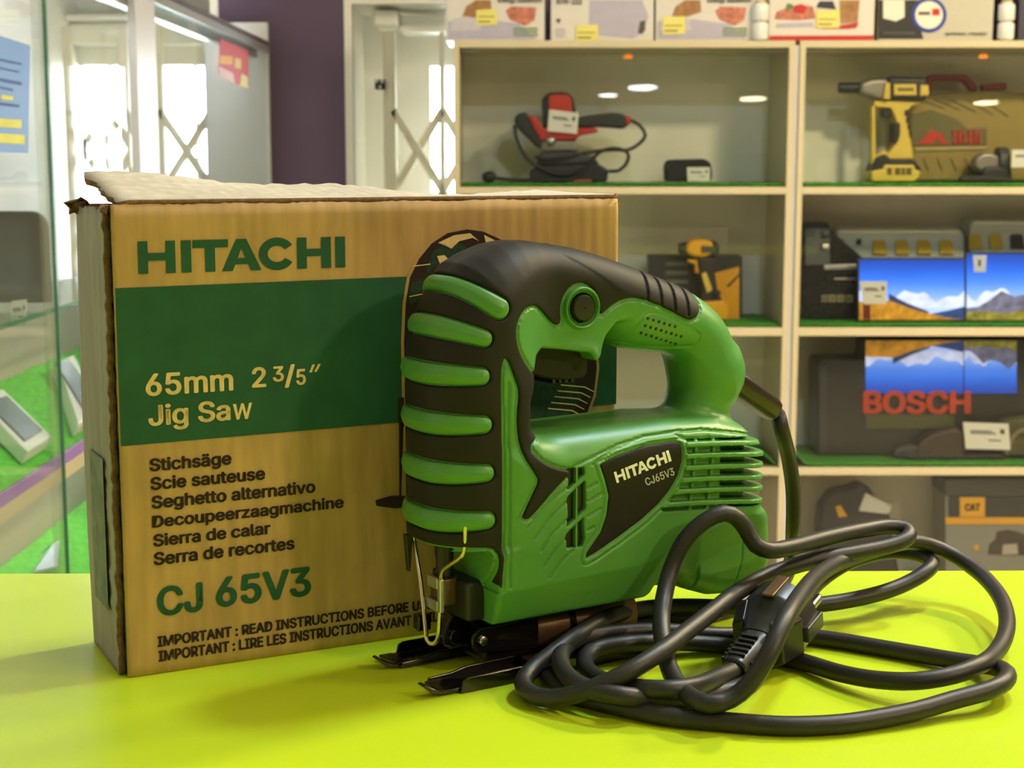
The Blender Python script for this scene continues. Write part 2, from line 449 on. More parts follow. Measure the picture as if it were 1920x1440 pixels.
# ================================================================== the cardboard carton
A0 = on_z(240, 1272, 1.0); A1 = on_z(1155, 1136, 1.0)
BYAW = math.atan2(A1.y-A0.y, A1.x-A0.x)
BP = Plane2((A0.x, A0.y), BYAW)
BW, BH, BD = .2590, .2165, .0615
def kraft(name, col, ripple):
    m = mat(name, col, .82, var=0)
    nt = m.node_tree; b = nt.nodes['Principled BSDF']; b.inputs['Specular IOR Level'].default_value = .25
    tc = nt.nodes.new('ShaderNodeTexCoord')
    mp = nt.nodes.new('ShaderNodeMapping'); mp.inputs['Scale'].default_value = (1, 1, .12)
    nt.links.new(tc.outputs['Object'], mp.inputs['Vector'])
    n1 = nt.nodes.new('ShaderNodeTexNoise'); n1.inputs['Scale'].default_value = 150; n1.inputs['Detail'].default_value = 5
    nt.links.new(mp.outputs[0], n1.inputs['Vector'])
    n2 = nt.nodes.new('ShaderNodeTexNoise'); n2.inputs['Scale'].default_value = 14; n2.inputs['Detail'].default_value = 6
    nt.links.new(tc.outputs['Object'], n2.inputs['Vector'])
    ad = nt.nodes.new('ShaderNodeMath'); ad.operation = 'ADD'
    nt.links.new(n1.outputs['Fac'], ad.inputs[0]); nt.links.new(n2.outputs['Fac'], ad.inputs[1])
    r = nt.nodes.new('ShaderNodeValToRGB'); r.color_ramp.elements[0].position = .75; r.color_ramp.elements[1].position = 1.3
    r.color_ramp.elements[0].color = tuple(x*.80 for x in col)+(1,); r.color_ramp.elements[1].color = tuple(min(1, x*1.16) for x in col)+(1,)
    dv = nt.nodes.new('ShaderNodeMath'); dv.operation = 'MULTIPLY'; dv.inputs[1].default_value = 1.0
    nt.links.new(ad.outputs[0], dv.inputs[0])
    mr = nt.nodes.new('ShaderNodeMapRange'); mr.inputs[1].default_value = .6; mr.inputs[2].default_value = 1.4
    nt.links.new(dv.outputs[0], mr.inputs[0]); r.color_ramp.elements[0].position = .15; r.color_ramp.elements[1].position = .85
    nt.links.new(mr.outputs[0], r.inputs[0]); nt.links.new(r.outputs[0], b.inputs['Base Color'])
    if ripple:
        wv = nt.nodes.new('ShaderNodeTexWave'); wv.wave_type = 'BANDS'; wv.bands_direction = 'X'
        wv.inputs['Scale'].default_value = 44; wv.inputs['Distortion'].default_value = 3.0; wv.inputs['Detail'].default_value = 2; wv.inputs['Detail Scale'].default_value = .6
        nt.links.new(mp.outputs[0], wv.inputs['Vector'])
        bp = nt.nodes.new('ShaderNodeBump'); bp.inputs['Strength'].default_value = ripple; bp.inputs['Distance'].default_value = .0012
        nt.links.new(wv.outputs['Fac'], bp.inputs['Height']); nt.links.new(bp.outputs[0], b.inputs['Normal'])
    return m
K_COL = (.54, .35, .15)
M_KRAFT = kraft('kraft_board', K_COL, .13)
M_KRAFTSIDE = kraft('kraft_board_cool_lit', (.33, .32, .34), .15)  # board colour greyed to imitate cool window light on the carton end
M_KRAFTTOP = kraft('kraft_board_top_lit', (.60, .55, .46), .1)  # paler, greyer copy: cool light on the top flap put into the colour
M_TORN = mat('torn_board_edge', S((120, 92, 66)), .9, var=.3, vscale=400)
M_PGREEN = mat('green_print', (.019, .105, .058), .62, var=.12, vscale=60, spec=.3)
M_PDARK = mat('dark_print', S((50, 36, 34)), .7, var=.08, vscale=200, spec=.3)
M_PFLAP = mat('faded_green_print', S((112, 122, 120)), .7, var=.25, vscale=120, spec=.3)
bx = empty('carton', (A0.x, A0.y, 1.0), BYAW)
tag(bx, 'brown cardboard tool carton with a dark green band, standing behind the saw', 'box')
T = .0035
# front panel with a soft ragged upper edge
bm = bmesh.new(); nx, nz = 120, 40; vs = []
for j in range(nz+1):
    for i in range(nx+1):
        x = BW*i/nx; z = BH*j/nz; y = 0.0
        if j == nz: z += .0002*math.sin(i*.31)+.00025*random.uniform(-1, 1); y = .0008
        if i == 0: y = .0006
        vs.append(bm.verts.new((x, y, max(z, .0002))))
for j in range(nz):
    for i in range(nx):
        k = j*(nx+1)+i; bm.faces.new((vs[k], vs[k+1], vs[k+nx+2], vs[k+nx+1]))
me = bpy.data.meshes.new('front_panel'); bm.to_mesh(me); bm.free()
o = link_mesh('front_panel', me, [M_KRAFT, M_TORN], bx, True); md = o.modifiers.new('thick', 'SOLIDIFY'); md.thickness = T; md.offset = -1; md.material_offset_rim = 1
mb = MB(); mb.box((T, BD-T, .0002), (BW-.0005, BD, BH-.001)); mb.build('back_panel', M_KRAFT, bx)
mb = MB(); mb.box((T, T+.0005, .0002), (BW-T, BD-T, T)); mb.build('bottom_panel', M_KRAFT, bx)
mb = MB(); mb.box((BW-T, T+.0004, T), (BW-.0003, BD-T, BH-.002)); mb.build('end_panel', M_KRAFTSIDE, bx)
# left end: worn outer flap, an inner flap peeping out, dark gap at the corner
def sheet(name, pts, nu, nv, f, m, thick, parent=bx, off=-1):
    bm = bmesh.new(); V = []
    for j in range(nv+1):
        for i in range(nu+1): V.append(bm.verts.new(f(i/nu, j/nv)))
    for j in range(nv):
        for i in range(nu):
            k = j*(nu+1)+i; bm.faces.new((V[k], V[k+1], V[k+nu+2], V[k+nu+1]))
    bmesh.ops.recalc_face_normals(bm, faces=bm.faces[:])
    me = bpy.data.meshes.new(name); bm.to_mesh(me); bm.free()
    o = link_mesh(name, me, m, parent, True); md = o.modifiers.new('thick', 'SOLIDIFY'); md.thickness = thick; md.offset = off; md.material_offset_rim = 1 if isinstance(m, list) else 0
    return o
rag = [random.uniform(-1, 1) for _ in range(300)]
sheet('side_flap', None, 14, 60, lambda u, v: (-.0012-.0012*math.sin(v*3)*u-.0006*rag[int(v*60)]*(1-u), .0055+(BD-.0058)*u+(.0003*rag[int(v*60)+70] if u == 0 else 0), .0004+(BH-.0026+.001*rag[int(u*14)])*v), [M_KRAFTSIDE, M_TORN], .003, off=0)
sheet('side_flap', None, 4, 60, lambda u, v: (.0018+.0003*rag[int(v*60)+140], .0032+.03*u, .0006+(BH-.006)*v), [M_KRAFTSIDE, M_TORN], .0012, off=0)
mb = MB(); zlo, zhi = BP.loc(222, 1165)[1], BP.loc(205, 885)[1]
mb._f([(-.0042, .017, .028), (-.0042, .046, .028), (-.0042, .046, .100), (-.0042, .017, .100)], [(0, 1, 2, 3)])
mb.build('printed_band', M_PFLAP, bx)
# top flap, hinged along the front edge, the left end lifted and torn
def topf(u, v):
    a = .004+(BW-.004)*u
    lift = .0125*max(0, 1-a/.20)**1.1*v + .0012*v*math.sin(a*60)
    b = .001+(BD-.003)*v
    z = BH+.0006+lift
    if u < .001: a += -.004*v+.0016*rag[int(v*20)+10]; z -= .001
    if v > .999: b += .0012*rag[int(u*60)+40]; z += .0006*rag[int(u*60)+100]
    return (a, b, z)
sheet('top_flap', None, 60, 14, topf, [M_KRAFTTOP, M_TORN], .0028, off=0)
# worn scraps of torn paper at the corners
def scrap(cx, cy, cz, r, seed):
    random.seed(seed); mb = MB(); n = 9
    for L in range(3):
        ring = []
        for i in range(n):
            an = 2*math.pi*i/n; rr = r*random.uniform(.45, 1.1)
            ring.append((cx+rr*math.cos(an)+random.uniform(-1, 1)*r*.2, cy+random.uniform(-1, 1)*r*.8, cz+rr*.8*math.sin(an)))
        mb.prism(ring, (random.uniform(-.0006, .0006), .0009, .0002))
    mb.build('torn_corner', M_TORN, bx)
scrap(-.0035, BD-.006, BH-.002, .0055, 3); scrap(-.0008, .004, BH-.0025, .0035, 5); scrap(BW-.002, .003, BH-.001, .004, 11); scrap(BW*.5, BD-.004, BH+.001, .003, 12)
random.seed(21)
# print on the front
def face_mesh(name, polys, m, y):
    bm = bmesh.new()
    for k, P in enumerate(polys):
        f = [bm.verts.new((a, y-(k*7 % 16)*4e-6, z)) for a, z in P]
        try: bm.faces.new(f)
        except ValueError: pass
    bmesh.ops.triangulate(bm, faces=bm.faces[:])
    for f in bm.faces:
        f.normal_update()
        if f.normal.y > 0: f.normal_flip()
    me = bpy.data.meshes.new(name); bm.to_mesh(me); bm.free()
    return link_mesh(name, me, m, bx)
pxs = lambda L: [BP.loc(u, v) for u, v in L]
b0, b1 = .1085, .1797
art = [(766, 935), (759, 760), (757, 640), (760, 570), (768, 520), (785, 485), (808, 457), (838, 437), (875, 430), (905, 434), (940, 450), (985, 470), (1060, 500), (1108, 560), (1118, 690), (1112, 740), (1098, 780), (1070, 800), (1000, 850), (985, 940)]
def grow(P, d):
    n = len(P); out = []
    for i in range(n):
        a, b, c = P[i-1], P[i], P[(i+1) % n]
        t = Vector((c[0]-a[0], c[1]-a[1])).normalized(); out.append((b[0]-t.y*d*-1*-1, b[1]+t.x*d))
    return out
aP = pxs(art)
ar = sum(aP[i-1][0]*aP[i][1]-aP[i][0]*aP[i-1][1] for i in range(len(aP)))
aG = grow(aP, .0016 if ar < 0 else -.0016)
face_mesh('printed_band', [[(.0006, b0), (.2588, b0+.001), (.2588, b1+.001), (.0006, b1)]], M_PGREEN, -.00025)
face_mesh('printed_outline', [aG], M_KRAFT, -.0004)
face_mesh('picture_print', [aP, pxs([(703, 938), (730, 930), (766, 930), (768, 950), (740, 953), (705, 948)])], M_PDARK, -.00055)
M_PGREEN2 = mat('dark_green_print', S((36, 66, 50)), .62, var=.3, vscale=400, spec=.3)
cres = lambda cx, cy, w, h: [(cx+w*math.cos(t), cy-h*math.sin(t)) for t in [math.pi*i/8 for i in range(9)]]+[(cx+w*.85*math.cos(t), cy-h*.45*math.sin(t)) for t in [math.pi*(8-i)/8 for i in range(9)]]
face_mesh('picture_print', [pxs(L) for L in (
    [(798, 500), (812, 470), (840, 454), (868, 458), (888, 480), (905, 520), (880, 520), (862, 492), (830, 490), (800, 512)],
    [(764, 560), (772, 530), (800, 520), (840, 525), (870, 545), (850, 560), (800, 548), (770, 572)],
    [(761, 610), (768, 590), (800, 580), (830, 590), (800, 606), (765, 625)],
    [(990, 690), (1060, 700), (1078, 715), (1090, 745), (1060, 790), (990, 800)])], M_PGREEN2, -.0007)
M_PTAN = mat('tan_print', (.84, .64, .33), .8, var=.1, vscale=200, spec=.3)
face_mesh('picture_print', [pxs(L) for L in (
    [(820, 455), (850, 441), (880, 437), (897, 452), (885, 446), (860, 452), (845, 466), (832, 458)], [(906, 440), (930, 452), (935, 462), (910, 458)],
    [(818, 480), (832, 478), (843, 490), (838, 503), (824, 496)], [(812, 530), (820, 532), (818, 546), (810, 544)])]
    + [pxs([(1050-6*k, 720+11*k), (1095-6*k, 724+11*k), (1112-6*k, 733+11*k), (1112-6*k, 735+11*k), (1094-6*k, 726.5+11*k), (1050-6*k, 722.5+11*k)]) for k in range(5)]
    + [pxs([(772, 498+0), (806, 494), (806, 496), (772, 500)]), pxs([(766, 555), (800, 548), (800, 550), (766, 557)])], M_PTAN, -.00085)
face_mesh('printed_blade', [pxs([(747, 745), (757, 745), (757, 800), (751, 800), (751, 935), (748, 935)])], M_PDARK, -.0005)
# lettering
def letters_block(px):
    """HITACHI wordmark as polygons in board coordinates, from photo pixels of the crop"""
    return pxs([(100+x/3.0, 320+y/3.0) for x, y in px])
H_ = []
zt, zb = .2002, .1857
X = lambda c: BP.loc(100+c/3.0, 475)[0]
def rect(x0, x1, z0, z1): return [(x0, z0), (x1, z0), (x1, z1), (x0, z1)]
hm = (zt+zb)/2; bh = .0017
def bigH(c0, c1, c2, c3): return [rect(X(c0), X(c1), zb, zt), rect(X(c2), X(c3), zb, zt), rect(X(c1), X(c2), hm-bh+.0002, hm+bh+.0002)]
H_ += bigH(475, 530, 631, 685)+[rect(X(718), X(774), zb, zt)]
H_ += [rect(X(783), X(982), zt-.0036, zt), rect(X(852), X(908), zb, zt-.0036)]
xa_ = X(1057); H_ += [[(X(946), zb), (X(1006), zb), (xa_, zt-.0042), (xa_, zt), (X(1028), zt)], [(X(1108), zb), (X(1168), zb), (X(1086), zt), (xa_, zt), (xa_, zt-.0042)], rect(X(1016), X(1098), zb+.003, zb+.0058)]
cc = ((X(1155)+X(1358))/2, hm); rx = (X(1358)-X(1155))/2; rz = (zt-zb)/2+.0003
ao = [math.radians(a) for a in range(32, 329, 8)]
H_ += [[(cc[0]+rx*math.cos(a), cc[1]+rz*math.sin(a)), (cc[0]+rx*math.cos(b), cc[1]+rz*math.sin(b)), (cc[0]+rx*.52*math.cos(b), cc[1]+rz*.5*math.sin(b)), (cc[0]+rx*.52*math.cos(a), cc[1]+rz*.5*math.sin(a))] for a, b in zip(ao, ao[1:])]
H_ += bigH(1370, 1424, 1505, 1560)+[rect(X(1585), X(1640), zb, zt)]
face_mesh('lettering', H_, M_PGREEN, -.0004)
hx0 = min(p[0] for P in H_ for p in P); hx1 = max(p[0] for P in H_ for p in P)
WORDMARK = [[((a-hx0)/(hx1-hx0), (z-zb)/(zt-zb)) for a, z in P] for P in H_]
def text_polys(txt, lpx, rpx, tpx, bold):
    """lpx: left end of the baseline, rpx: right end, tpx: a pixel on the capital line at the left"""
    a0, z0 = BP.loc(*lpx); a1 = BP.loc(*rpx)[0]; ch = BP.loc(*tpx)[1]-z0
    V, F = text_mesh(txt, bold); wmax = max(x for x, y in V)
    return [[(a0+V[i][0]/wmax*(a1-a0), z0+V[i][1]*ch) for i in f] for f in F]
tan = []
for t in (('65mm', (273, 743), (437, 725), (274, 701)), ('2', (472, 727), (499, 725), (472, 689)), ('3', (511, 716), (532, 713), (511, 687)), ('/', (533, 722), (553, 720), (533, 685)),
          ('5', (555, 722), (573, 720), (555, 692)), ('Jig Sa', (278, 799), (432, 785), (278, 760))):
    tan += text_polys(*t, .024)
tan += [pxs(L) for L in ([(436, 757.5), (442, 757), (448, 786), (443, 786.5)], [(443, 786.5), (448, 786), (456.5, 756), (451.5, 756)], [(451.5, 756), (456.5, 756), (464, 785), (459, 785.5)], [(459, 785.5), (464, 785), (472, 754.5), (466.5, 755)])]
tan += [pxs([(579, 698), (584, 698), (590, 683), (585, 683)]), pxs([(588, 697), (593, 697), (601, 682), (596, 682)])]
face_mesh('lettering', tan, M_PTAN, -.0005)
dk = []
for t in (('Stichsäge', (280, 884), (434, 873), (280, 860)), ('Scie sauteuse', (282, 919), (497, 901), (282, 895)), ('Seghetto alternativo', (284, 954), (591, 925), (284, 930)),
          ('Decoupeerzaagmachine', (285, 989.5), (644, 953), (285, 967)), ('Sierra de calar', (287, 1025), (507, 1002), (287, 1002)), ('Serra de recortes', (288, 1060), (552, 1030), (288, 1036))):
    dk += text_polys(*t, .03)
for t in (('IMPORTANT : READ INSTRUCTIONS BEFORE USE.', (295, 1213), (816, 1128), (295, 1193)), ('IMPORTANT : LIRE LES INSTRUCTIONS AVANT UTILISATION.', (297, 1240.5), (906, 1136), (297, 1220))):
    dk += text_polys(*t, .034)
face_mesh('lettering', dk, M_PDARK, -.0005)
gr = text_polys('CJ', (295, 1156), (381, 1145), (295, 1101), .03)+text_polys('65V3', (405, 1139), (583, 1114), (405, 1083), .03)
face_mesh('lettering', gr, M_PGREEN, -.0005)
# ================================================================== the jigsaw
SYAW = math.radians(32)
nb = on_z(870, 1300, 1.0)
SO = (nb.x-.031*math.sin(SYAW), nb.y+.031*math.cos(SYAW))
SP = Plane2(SO, SYAW)
# local axes of the saw: x along it towards the rear, y away from the viewer, z up (y here = minus the side offset)
saw = empty('jigsaw', (SO[0], SO[1], 1.0), SYAW)
tag(saw, 'green and black corded jigsaw standing on its base plate before the carton', 'jigsaw')
HS = .6          # sampling step, mm
gs = np.arange(-14, 200, HS, dtype=np.float32); gy = np.arange(-37, 37.5, HS, dtype=np.float32); gz = np.arange(13, 204, HS, dtype=np.float32)
S2, Z2 = np.meshgrid(gs, gz, indexing='ij')
Yc = gy[None, :, None]; AY = np.abs(Yc)
def psdf(P):
    """signed distance to a polygon on the side-view grid"""
    P = np.array(P, np.float32); n = len(P)
    d = np.full(S2.shape, 1e9, np.float32); ins = np.zeros(S2.shape, bool)
    for i in range(n):
        a = P[i]; b = P[(i+1) % n]; e = b-a
        wx = S2-a[0]; wz = Z2-a[1]
        t = np.clip((wx*e[0]+wz*e[1])/max(1e-9, float(e@e)), 0, 1)
        d = np.minimum(d, (wx-e[0]*t)**2+(wz-e[1]*t)**2)
        c = (a[1] <= Z2) != (b[1] <= Z2)
        if abs(e[1]) > 1e-9:
            ins ^= c & (S2 < a[0]+(Z2-a[1])*e[0]/e[1])
    d = np.sqrt(d); return np.where(ins, -d, d)
def smooth_poly(P, it=2):
    for _ in range(it):
        Q = []
        for i in range(len(P)):
            a = P[i]; b = P[(i+1) % len(P)]
            Q += [(a[0]*.75+b[0]*.25, a[1]*.75+b[1]*.25), (a[0]*.25+b[0]*.75, a[1]*.25+b[1]*.75)]
        P = Q
    return P
def cap2(a, b, ra, rb):
    e = (b[0]-a[0], b[1]-a[1]); t = np.clip(((S2-a[0])*e[0]+(Z2-a[1])*e[1])/(e[0]**2+e[1]**2), 0, 1)
    return np.sqrt((S2-a[0]-e[0]*t)**2+(Z2-a[1]-e[1]*t)**2)-(ra+(rb-ra)*t)
def line2(P):
    d = np.full(S2.shape, 1e9, np.float32)
    for a, b in zip(P, P[1:]): d = np.minimum(d, cap2(a, b, 0, 0))
    return d
def ext(d2, wd, r):
    wd = wd[:, None, :] if isinstance(wd, np.ndarray) and wd.ndim == 2 else wd
    qx = d2[:, None, :]+r; qy = AY-wd+r
    return np.minimum(np.maximum(qx, qy), 0)+np.sqrt(np.maximum(qx, 0)**2+np.maximum(qy, 0)**2)-r
def smin(a, b, k):
    h = np.maximum(k-np.abs(a-b), 0)/k; return np.minimum(a, b)-h*h*k*.25
def smax(a, b, k):
    h = np.maximum(k-np.abs(a-b), 0)/k; return np.maximum(a, b)+h*h*k*.25
# --- outlines in the side view (mm): front at left
top = [(8, 187), (13, 190.5), (21, 194), (31, 197.5), (40, 199), (50, 198.7), (58, 197.4), (75, 194.5), (92, 190), (118, 181.7), (144, 172.5)]
col_front = [(-6, 56), (-6, 146), (-4.5, 155), (-1, 166), (3, 175), (8, 184)]
def sst(x): x = np.clip(x, 0, 1); return x*x*(3-2*x)
wf = (29.5-11.0*sst((S2-22)/38)*sst((Z2-122)/34)).astype(np.float32)
colA = col_front+[(13, 190), (21, 194), (31, 197.5), (40, 199), (50, 198.7), (58, 197.4), (75, 194.5), (92, 190), (125, 179), (125, 43), (-6, 43)]
hf_bot = [(116, 163), (92, 160), (86, 154), (81.5, 145), (78.5, 143.2), (76, 147), (60, 149.5), (48, 151)]
colB = [(-40, 43), (-40, 230), (116, 230)]+hf_bot+[(44, 148), (40, 138), (38.5, 128), (38.5, 116), (44, 108), (56, 100), (56, 43)]
rA = (wf*.89)[:, None, :]; rB = (3.0+4.0*sst((136-Z2)/10))[:, None, :].astype(np.float32)
column = smax(ext(psdf(colA), wf, rA), ext(psdf(colB), wf+.01, rB), 2.0)
hr = [(56, 197.6), (75, 194.5), (92, 190), (118, 181.7), (144, 172.5), (155, 166), (162.5, 160), (168, 153), (172, 145), (177, 138), (178.5, 130), (175, 121), (170, 112), (150, 118), (145, 130), (141, 138), (135, 141.5), (117, 143.4), (107, 145.3), (99, 148), (92, 154), (84, 168)]
handR = ext(psdf(smooth_poly(hr, 1)), 18.5, 16.4)
strut = ext(psdf([(141, 142), (172, 142), (175, 124), (169.5, 114), (169.5, 107), (176, 99), (178, 90), (126, 90), (130, 105), (138, 113), (142, 124)]), 15.0, 13.0)
ball = np.sqrt(((S2[:, None, :]-167)/13)**2+(Yc/16)**2+((Z2[:, None, :]-129)/15)**2)*13-13
zc_ = np.interp(S2, [19, 97, 120, 136, 160, 190], [43.8, 46, 50, 56, 62, 62]).astype(np.float32)
wm = 31.0-np.maximum(0, zc_-Z2-1)*.34
wm = np.where(S2 > 138, np.maximum(wm, 25.5), np.maximum(wm, 24.0))
mot = [(19, 111), (60, 111.5), (120, 112.3), (150, 110), (168, 105), (176, 99), (180, 92), (180, 64), (184, 58), (188.5, 46), (189.5, 34), (186, 24), (178, 18.5), (165, 17.5), (150, 19), (136, 24), (125, 29), (111, 31.5), (109, 27.5), (106, 26), (19, 26.5)]
dmot = psdf(mot)
rr = np.where(Z2 > 62, 16.0, np.where(S2 > 120, 12.0, 2.5)).astype(np.float32)
from_blur = rr.copy()
for _ in range(12):
    from_blur[1:-1, 1:-1] = (from_blur[:-2, 1:-1]+from_blur[2:, 1:-1]+from_blur[1:-1, :-2]+from_blur[1:-1, 2:])/4
qx = dmot[:, None, :]+from_blur[:, None, :]; qy = AY-wm[:, None, :]+from_blur[:, None, :]
motor = np.minimum(np.maximum(qx, qy), 0)+np.sqrt(np.maximum(qx, 0)**2+np.maximum(qy, 0)**2)-from_blur[:, None, :]
body = smin(handR, strut, 10.0)
body = smin(body, ball, 1.5)
body = smin(body, column, 1.2); body = smin(body, motor, 7.0)
del column, handR, strut, ball, motor, qx, qy
# throat for the blade, open at the front
thr = np.maximum(np.maximum(S2-16, Z2-63)[:, None, :], AY-19.0)
thr = np.minimum(thr, np.maximum(S2-1.5, Z2-(61.5-.25*(S2+6)))[:, None, :])
body = smax(body, -thr, 1.0); del thr
def yfront(s, z, off=0.0):
    """side offset of the body surface at (s, z), mm"""
    i = int(round((s-gs[0])/HS)); k = int(round((z-gz[0])/HS))
    i = min(max(i, 0), len(gs)-1); k = min(max(k, 0), len(gz)-1)
    c = body[i, :, k]; j = len(gy)//2
    ins = np.nonzero(c[j:] < off)[0]
    if len(ins) == 0: return 0.0
    j1 = j+ins[-1]
    if j1+1 >= len(gy): return float(gy[j1])
    a, b = c[j1]-off, c[j1+1]-off
    return float(gy[j1]+HS*(a/(a-b)))
# --- the black grip cover
rub = [(144.5, 187), (143.8, 167.5), (143.6, 164.1), (140.3, 159.8), (135.8, 158.3), (131.2, 159.6), (119.4, 165.3), (108.8, 169.2), (101.6, 171), (94.8, 170.6), (88, 167.4), (82, 163), (80.7, 167.3), (79.4, 173.3), (76.1, 177.7), (71, 179.6), (65.4, 178.1), (61.6, 173.6), (60.1, 168.3), (61, 162.1), (58.1, 159.9), (54, 161.8), (45.9, 169.1), (41.8, 170.7), (36.4, 170), (32.5, 166.9), (30.2, 162.4), (30.5, 156.4), (33.3, 149.4), (40.5, 140.9), (43, 139), (43, 112), (35.4, 107.8), (41.7, 101.7), (48.1, 98.3), (57.2, 95.9), (56.6, 93.2), (48.2, 87.2), (40.3, 79.9), (33.7, 74.5), (30.3, 75.7), (29.7, 77), (35.4, 87.4), (38.6, 92.5), (36.9, 95.4), (31.4, 104), (29.2, 113.2), (28.6, 123.2), (30.3, 133.9), (27.5, 140.6), (24.4, 147.5), (22.7, 148.6), (21.6, 141.3), (22.1, 118.5), (22.1, 83.5), (21.5, 43.2), (18.7, 43), (18.7, 59.9), (16.5, 63.4), (7.3, 64), (-20, 64), (-20, 215), (146, 215)]
drub = psdf(smooth_poly(rub, 1))
RIBS = [((-2, 187.5), (20.5, 171.5)), ((-30, 172.5), (13, 158.5)), ((-30, 143.5), (11.5, 141.8)), ((-30, 120.5), (12.5, 120.2)), ((-30, 98), (13.5, 98.3)), ((-30, 75.5), (14, 76.8))]
dribs = []
for i, (a, b) in enumerate(RIBS):
    dribs.append(cap2(a, b, 6.6 if i else 3.2, 3.5 if i else 4.6))
allr = dribs[0]
for d in dribs[1:]: allr = np.minimum(allr, d)
# grooves over the rear of the grip
tt = .935*S2-.355*Z2
hax = np.interp(S2, [60, 92, 118, 144, 160], [194, 188, 180, 171, 162])
gr = np.full(S2.shape, 9.0, np.float32)
for k in range(4):
    t0 = .935*(112.5+k*8.2)-.355*(183-.36*k*8.2)
    bend = .012*(hax-Z2-2)**2
    gr = np.minimum(gr, np.abs(tt-t0-bend)-.75+np.maximum(0, hax-Z2-13)*.6)
rubber = smax(body-.6, (drub+.75)[:, None, :], 1.2)
rubber = smax(rubber, -(allr-.7)[:, None, :], 1.0)
rubber = smax(rubber, np.minimum(-(gr[:, None, :]), body+.6), .5)
# --- carving the green housing
house = body.copy()
house = np.where((drub < .7)[:, None, :], body+.8, body)
def carve(h, d2, depth, k=.5, near=True):
    """cut a pocket of the given depth below the skin where d2 < 0"""
    c = np.maximum(d2[:, None, :], -(body+depth))
    return smax(h, -c, k)
Lp = [(52, 94.6), (60, 97.2), (68.9, 99.8), (85.7, 104.2), (102.9, 106.4), (120.6, 106.8), (138.8, 106), (160, 102.5), (178, 98.5)]
house = carve(house, psdf([(-8, 63), (15.5, 63), (17.8, 59.5), (17.8, 42), (-8, 42)])+.4, 4.5)
house = carve(house, line2(Lp)-.55, 1.0)
house = carve(house, line2([(s, z-3.2) for s, z in Lp[2:]])-.45, .8)
plate = [(74.0, 96.0), (83.6, 99.3), (100.7, 102.4), (118.4, 102.8), (121.6, 101.6), (122.4, 99), (122.0, 92.6), (119.6, 85.6), (115, 79.6), (108, 73.2), (97.6, 66.6), (84, 59.8), (71.4, 54.2), (66.4, 52.6), (66.8, 55), (74.7, 63.8), (78, 71.9), (79.1, 80.9), (76.9, 88.9)]
dpl = psdf(plate)
house = carve(house, dpl-.5, 1.3)
house = carve(house, np.abs(dpl-3.0)-.5, .8)
# slot with two slanted bars
slot = psdf([(55.2, 96), (64.8, 96), (65.6, 88), (66, 78), (64.6, 70), (65.5, 62), (64.2, 58.6), (55, 59), (54.3, 66), (55.6, 75), (54.8, 84), (55.8, 90)])
bars = np.minimum(np.abs((Z2-85.2)-(S2-56)*.66)*.83-1.25, np.abs((Z2-68.2)-(S2-56)*.66)*.83-1.25)
house = carve(house, np.maximum(slot, -bars), 7.0)
# fan of fine steps either side of the slot
def c3p(x, y): return tuple(1000*q for q in SP.loc(700+x/3.6, 750+y/3.6, .031))
fan = [[(1040, 860), (1130, 745), (1230, 650), (1305, 595)], [(1090, 935), (1180, 810), (1260, 725), (1300, 690)], [(1130, 1020), (1210, 900), (1300, 810)], [(1160, 1122), (1230, 1010), (1305, 925)], [(1190, 1205), (1270, 1090), (1355, 1010)],
       [(1445, 600), (1515, 560)], [(1450, 690), (1545, 630)], [(1450, 790), (1535, 735)], [(1445, 885), (1495, 855)]]
fd = np.full(S2.shape, 9.0, np.float32)
for L in fan: fd = np.minimum(fd, line2([c3p(*p) for p in L])-.5)
house = carve(house, fd, 1.0)
# seam by the nose, seam of the rear cap, crease line
house = carve(house, line2([(25.2, 138), (24.6, 118), (24.8, 83), (24.6, 45)])-.6, 1.0)
house = carve(house, line2([(160.5, 62), (163, 54), (165, 46), (165, 38), (162, 28), (157, 16)])-.4, .7)
# outline of the finger pad on the handle
pad = psdf(smooth_poly([(94.5, 149), (99.5, 152.5), (103.4, 158.8), (108.6, 164.2), (116.5, 163.7), (130.1, 158), (141.2, 153), (142.4, 149.3), (138.6, 145)], 1))
house = carve(house, np.abs(pad)-.45, .6)
# air vents at the rear: pocket with curved fins
ventL = psdf([(125.5, 103), (124.6, 90), (122.4, 83), (118.6, 77.5), (110, 70.2), (112, 69.4), (190, 64), (190, 98)])
fins = np.full(S2.shape, 9.0, np.float32)
for k, (s0, z0) in enumerate([(125, 99.6), (125, 94), (124.8, 88.3), (122.7, 82.6), (119.2, 77.2), (112.6, 71.6)]):
    zz_ = z0-.055*(S2-s0)-.0006*(S2-s0)**2+1.0
    fins = np.minimum(fins, np.abs(Z2-zz_)-1.15)
cross = np.full(S2.shape, 9.0, np.float32)
for s0 in (131, 142): cross = np.minimum(cross, np.abs(S2-s0-(Z2-95)*.12*(1 if Z2 is not None else 1))-.9)
house = carve(house, np.maximum(ventL, -fins), 3.0, .4)
house = carve(house, np.maximum(np.maximum(ventL+.3, -fins), 148-S2), 9.0, .4)
finb = smax(np.maximum(np.maximum(ventL-1.2, fins)[:, None, :], body-1.1), -(body+5), .6)
house = smin(house, finb, .4)
crossb = np.maximum(np.maximum(np.maximum(ventL, cross), S2-149)[:, None, :], np.maximum(body+.9, -(body+5)))
house = np.minimum(house, crossb); del crossb, finb
# ring recess
house = carve(house, np.sqrt((S2-71.2)**2+(Z2-168.4)**2)-7.6, 6.0)
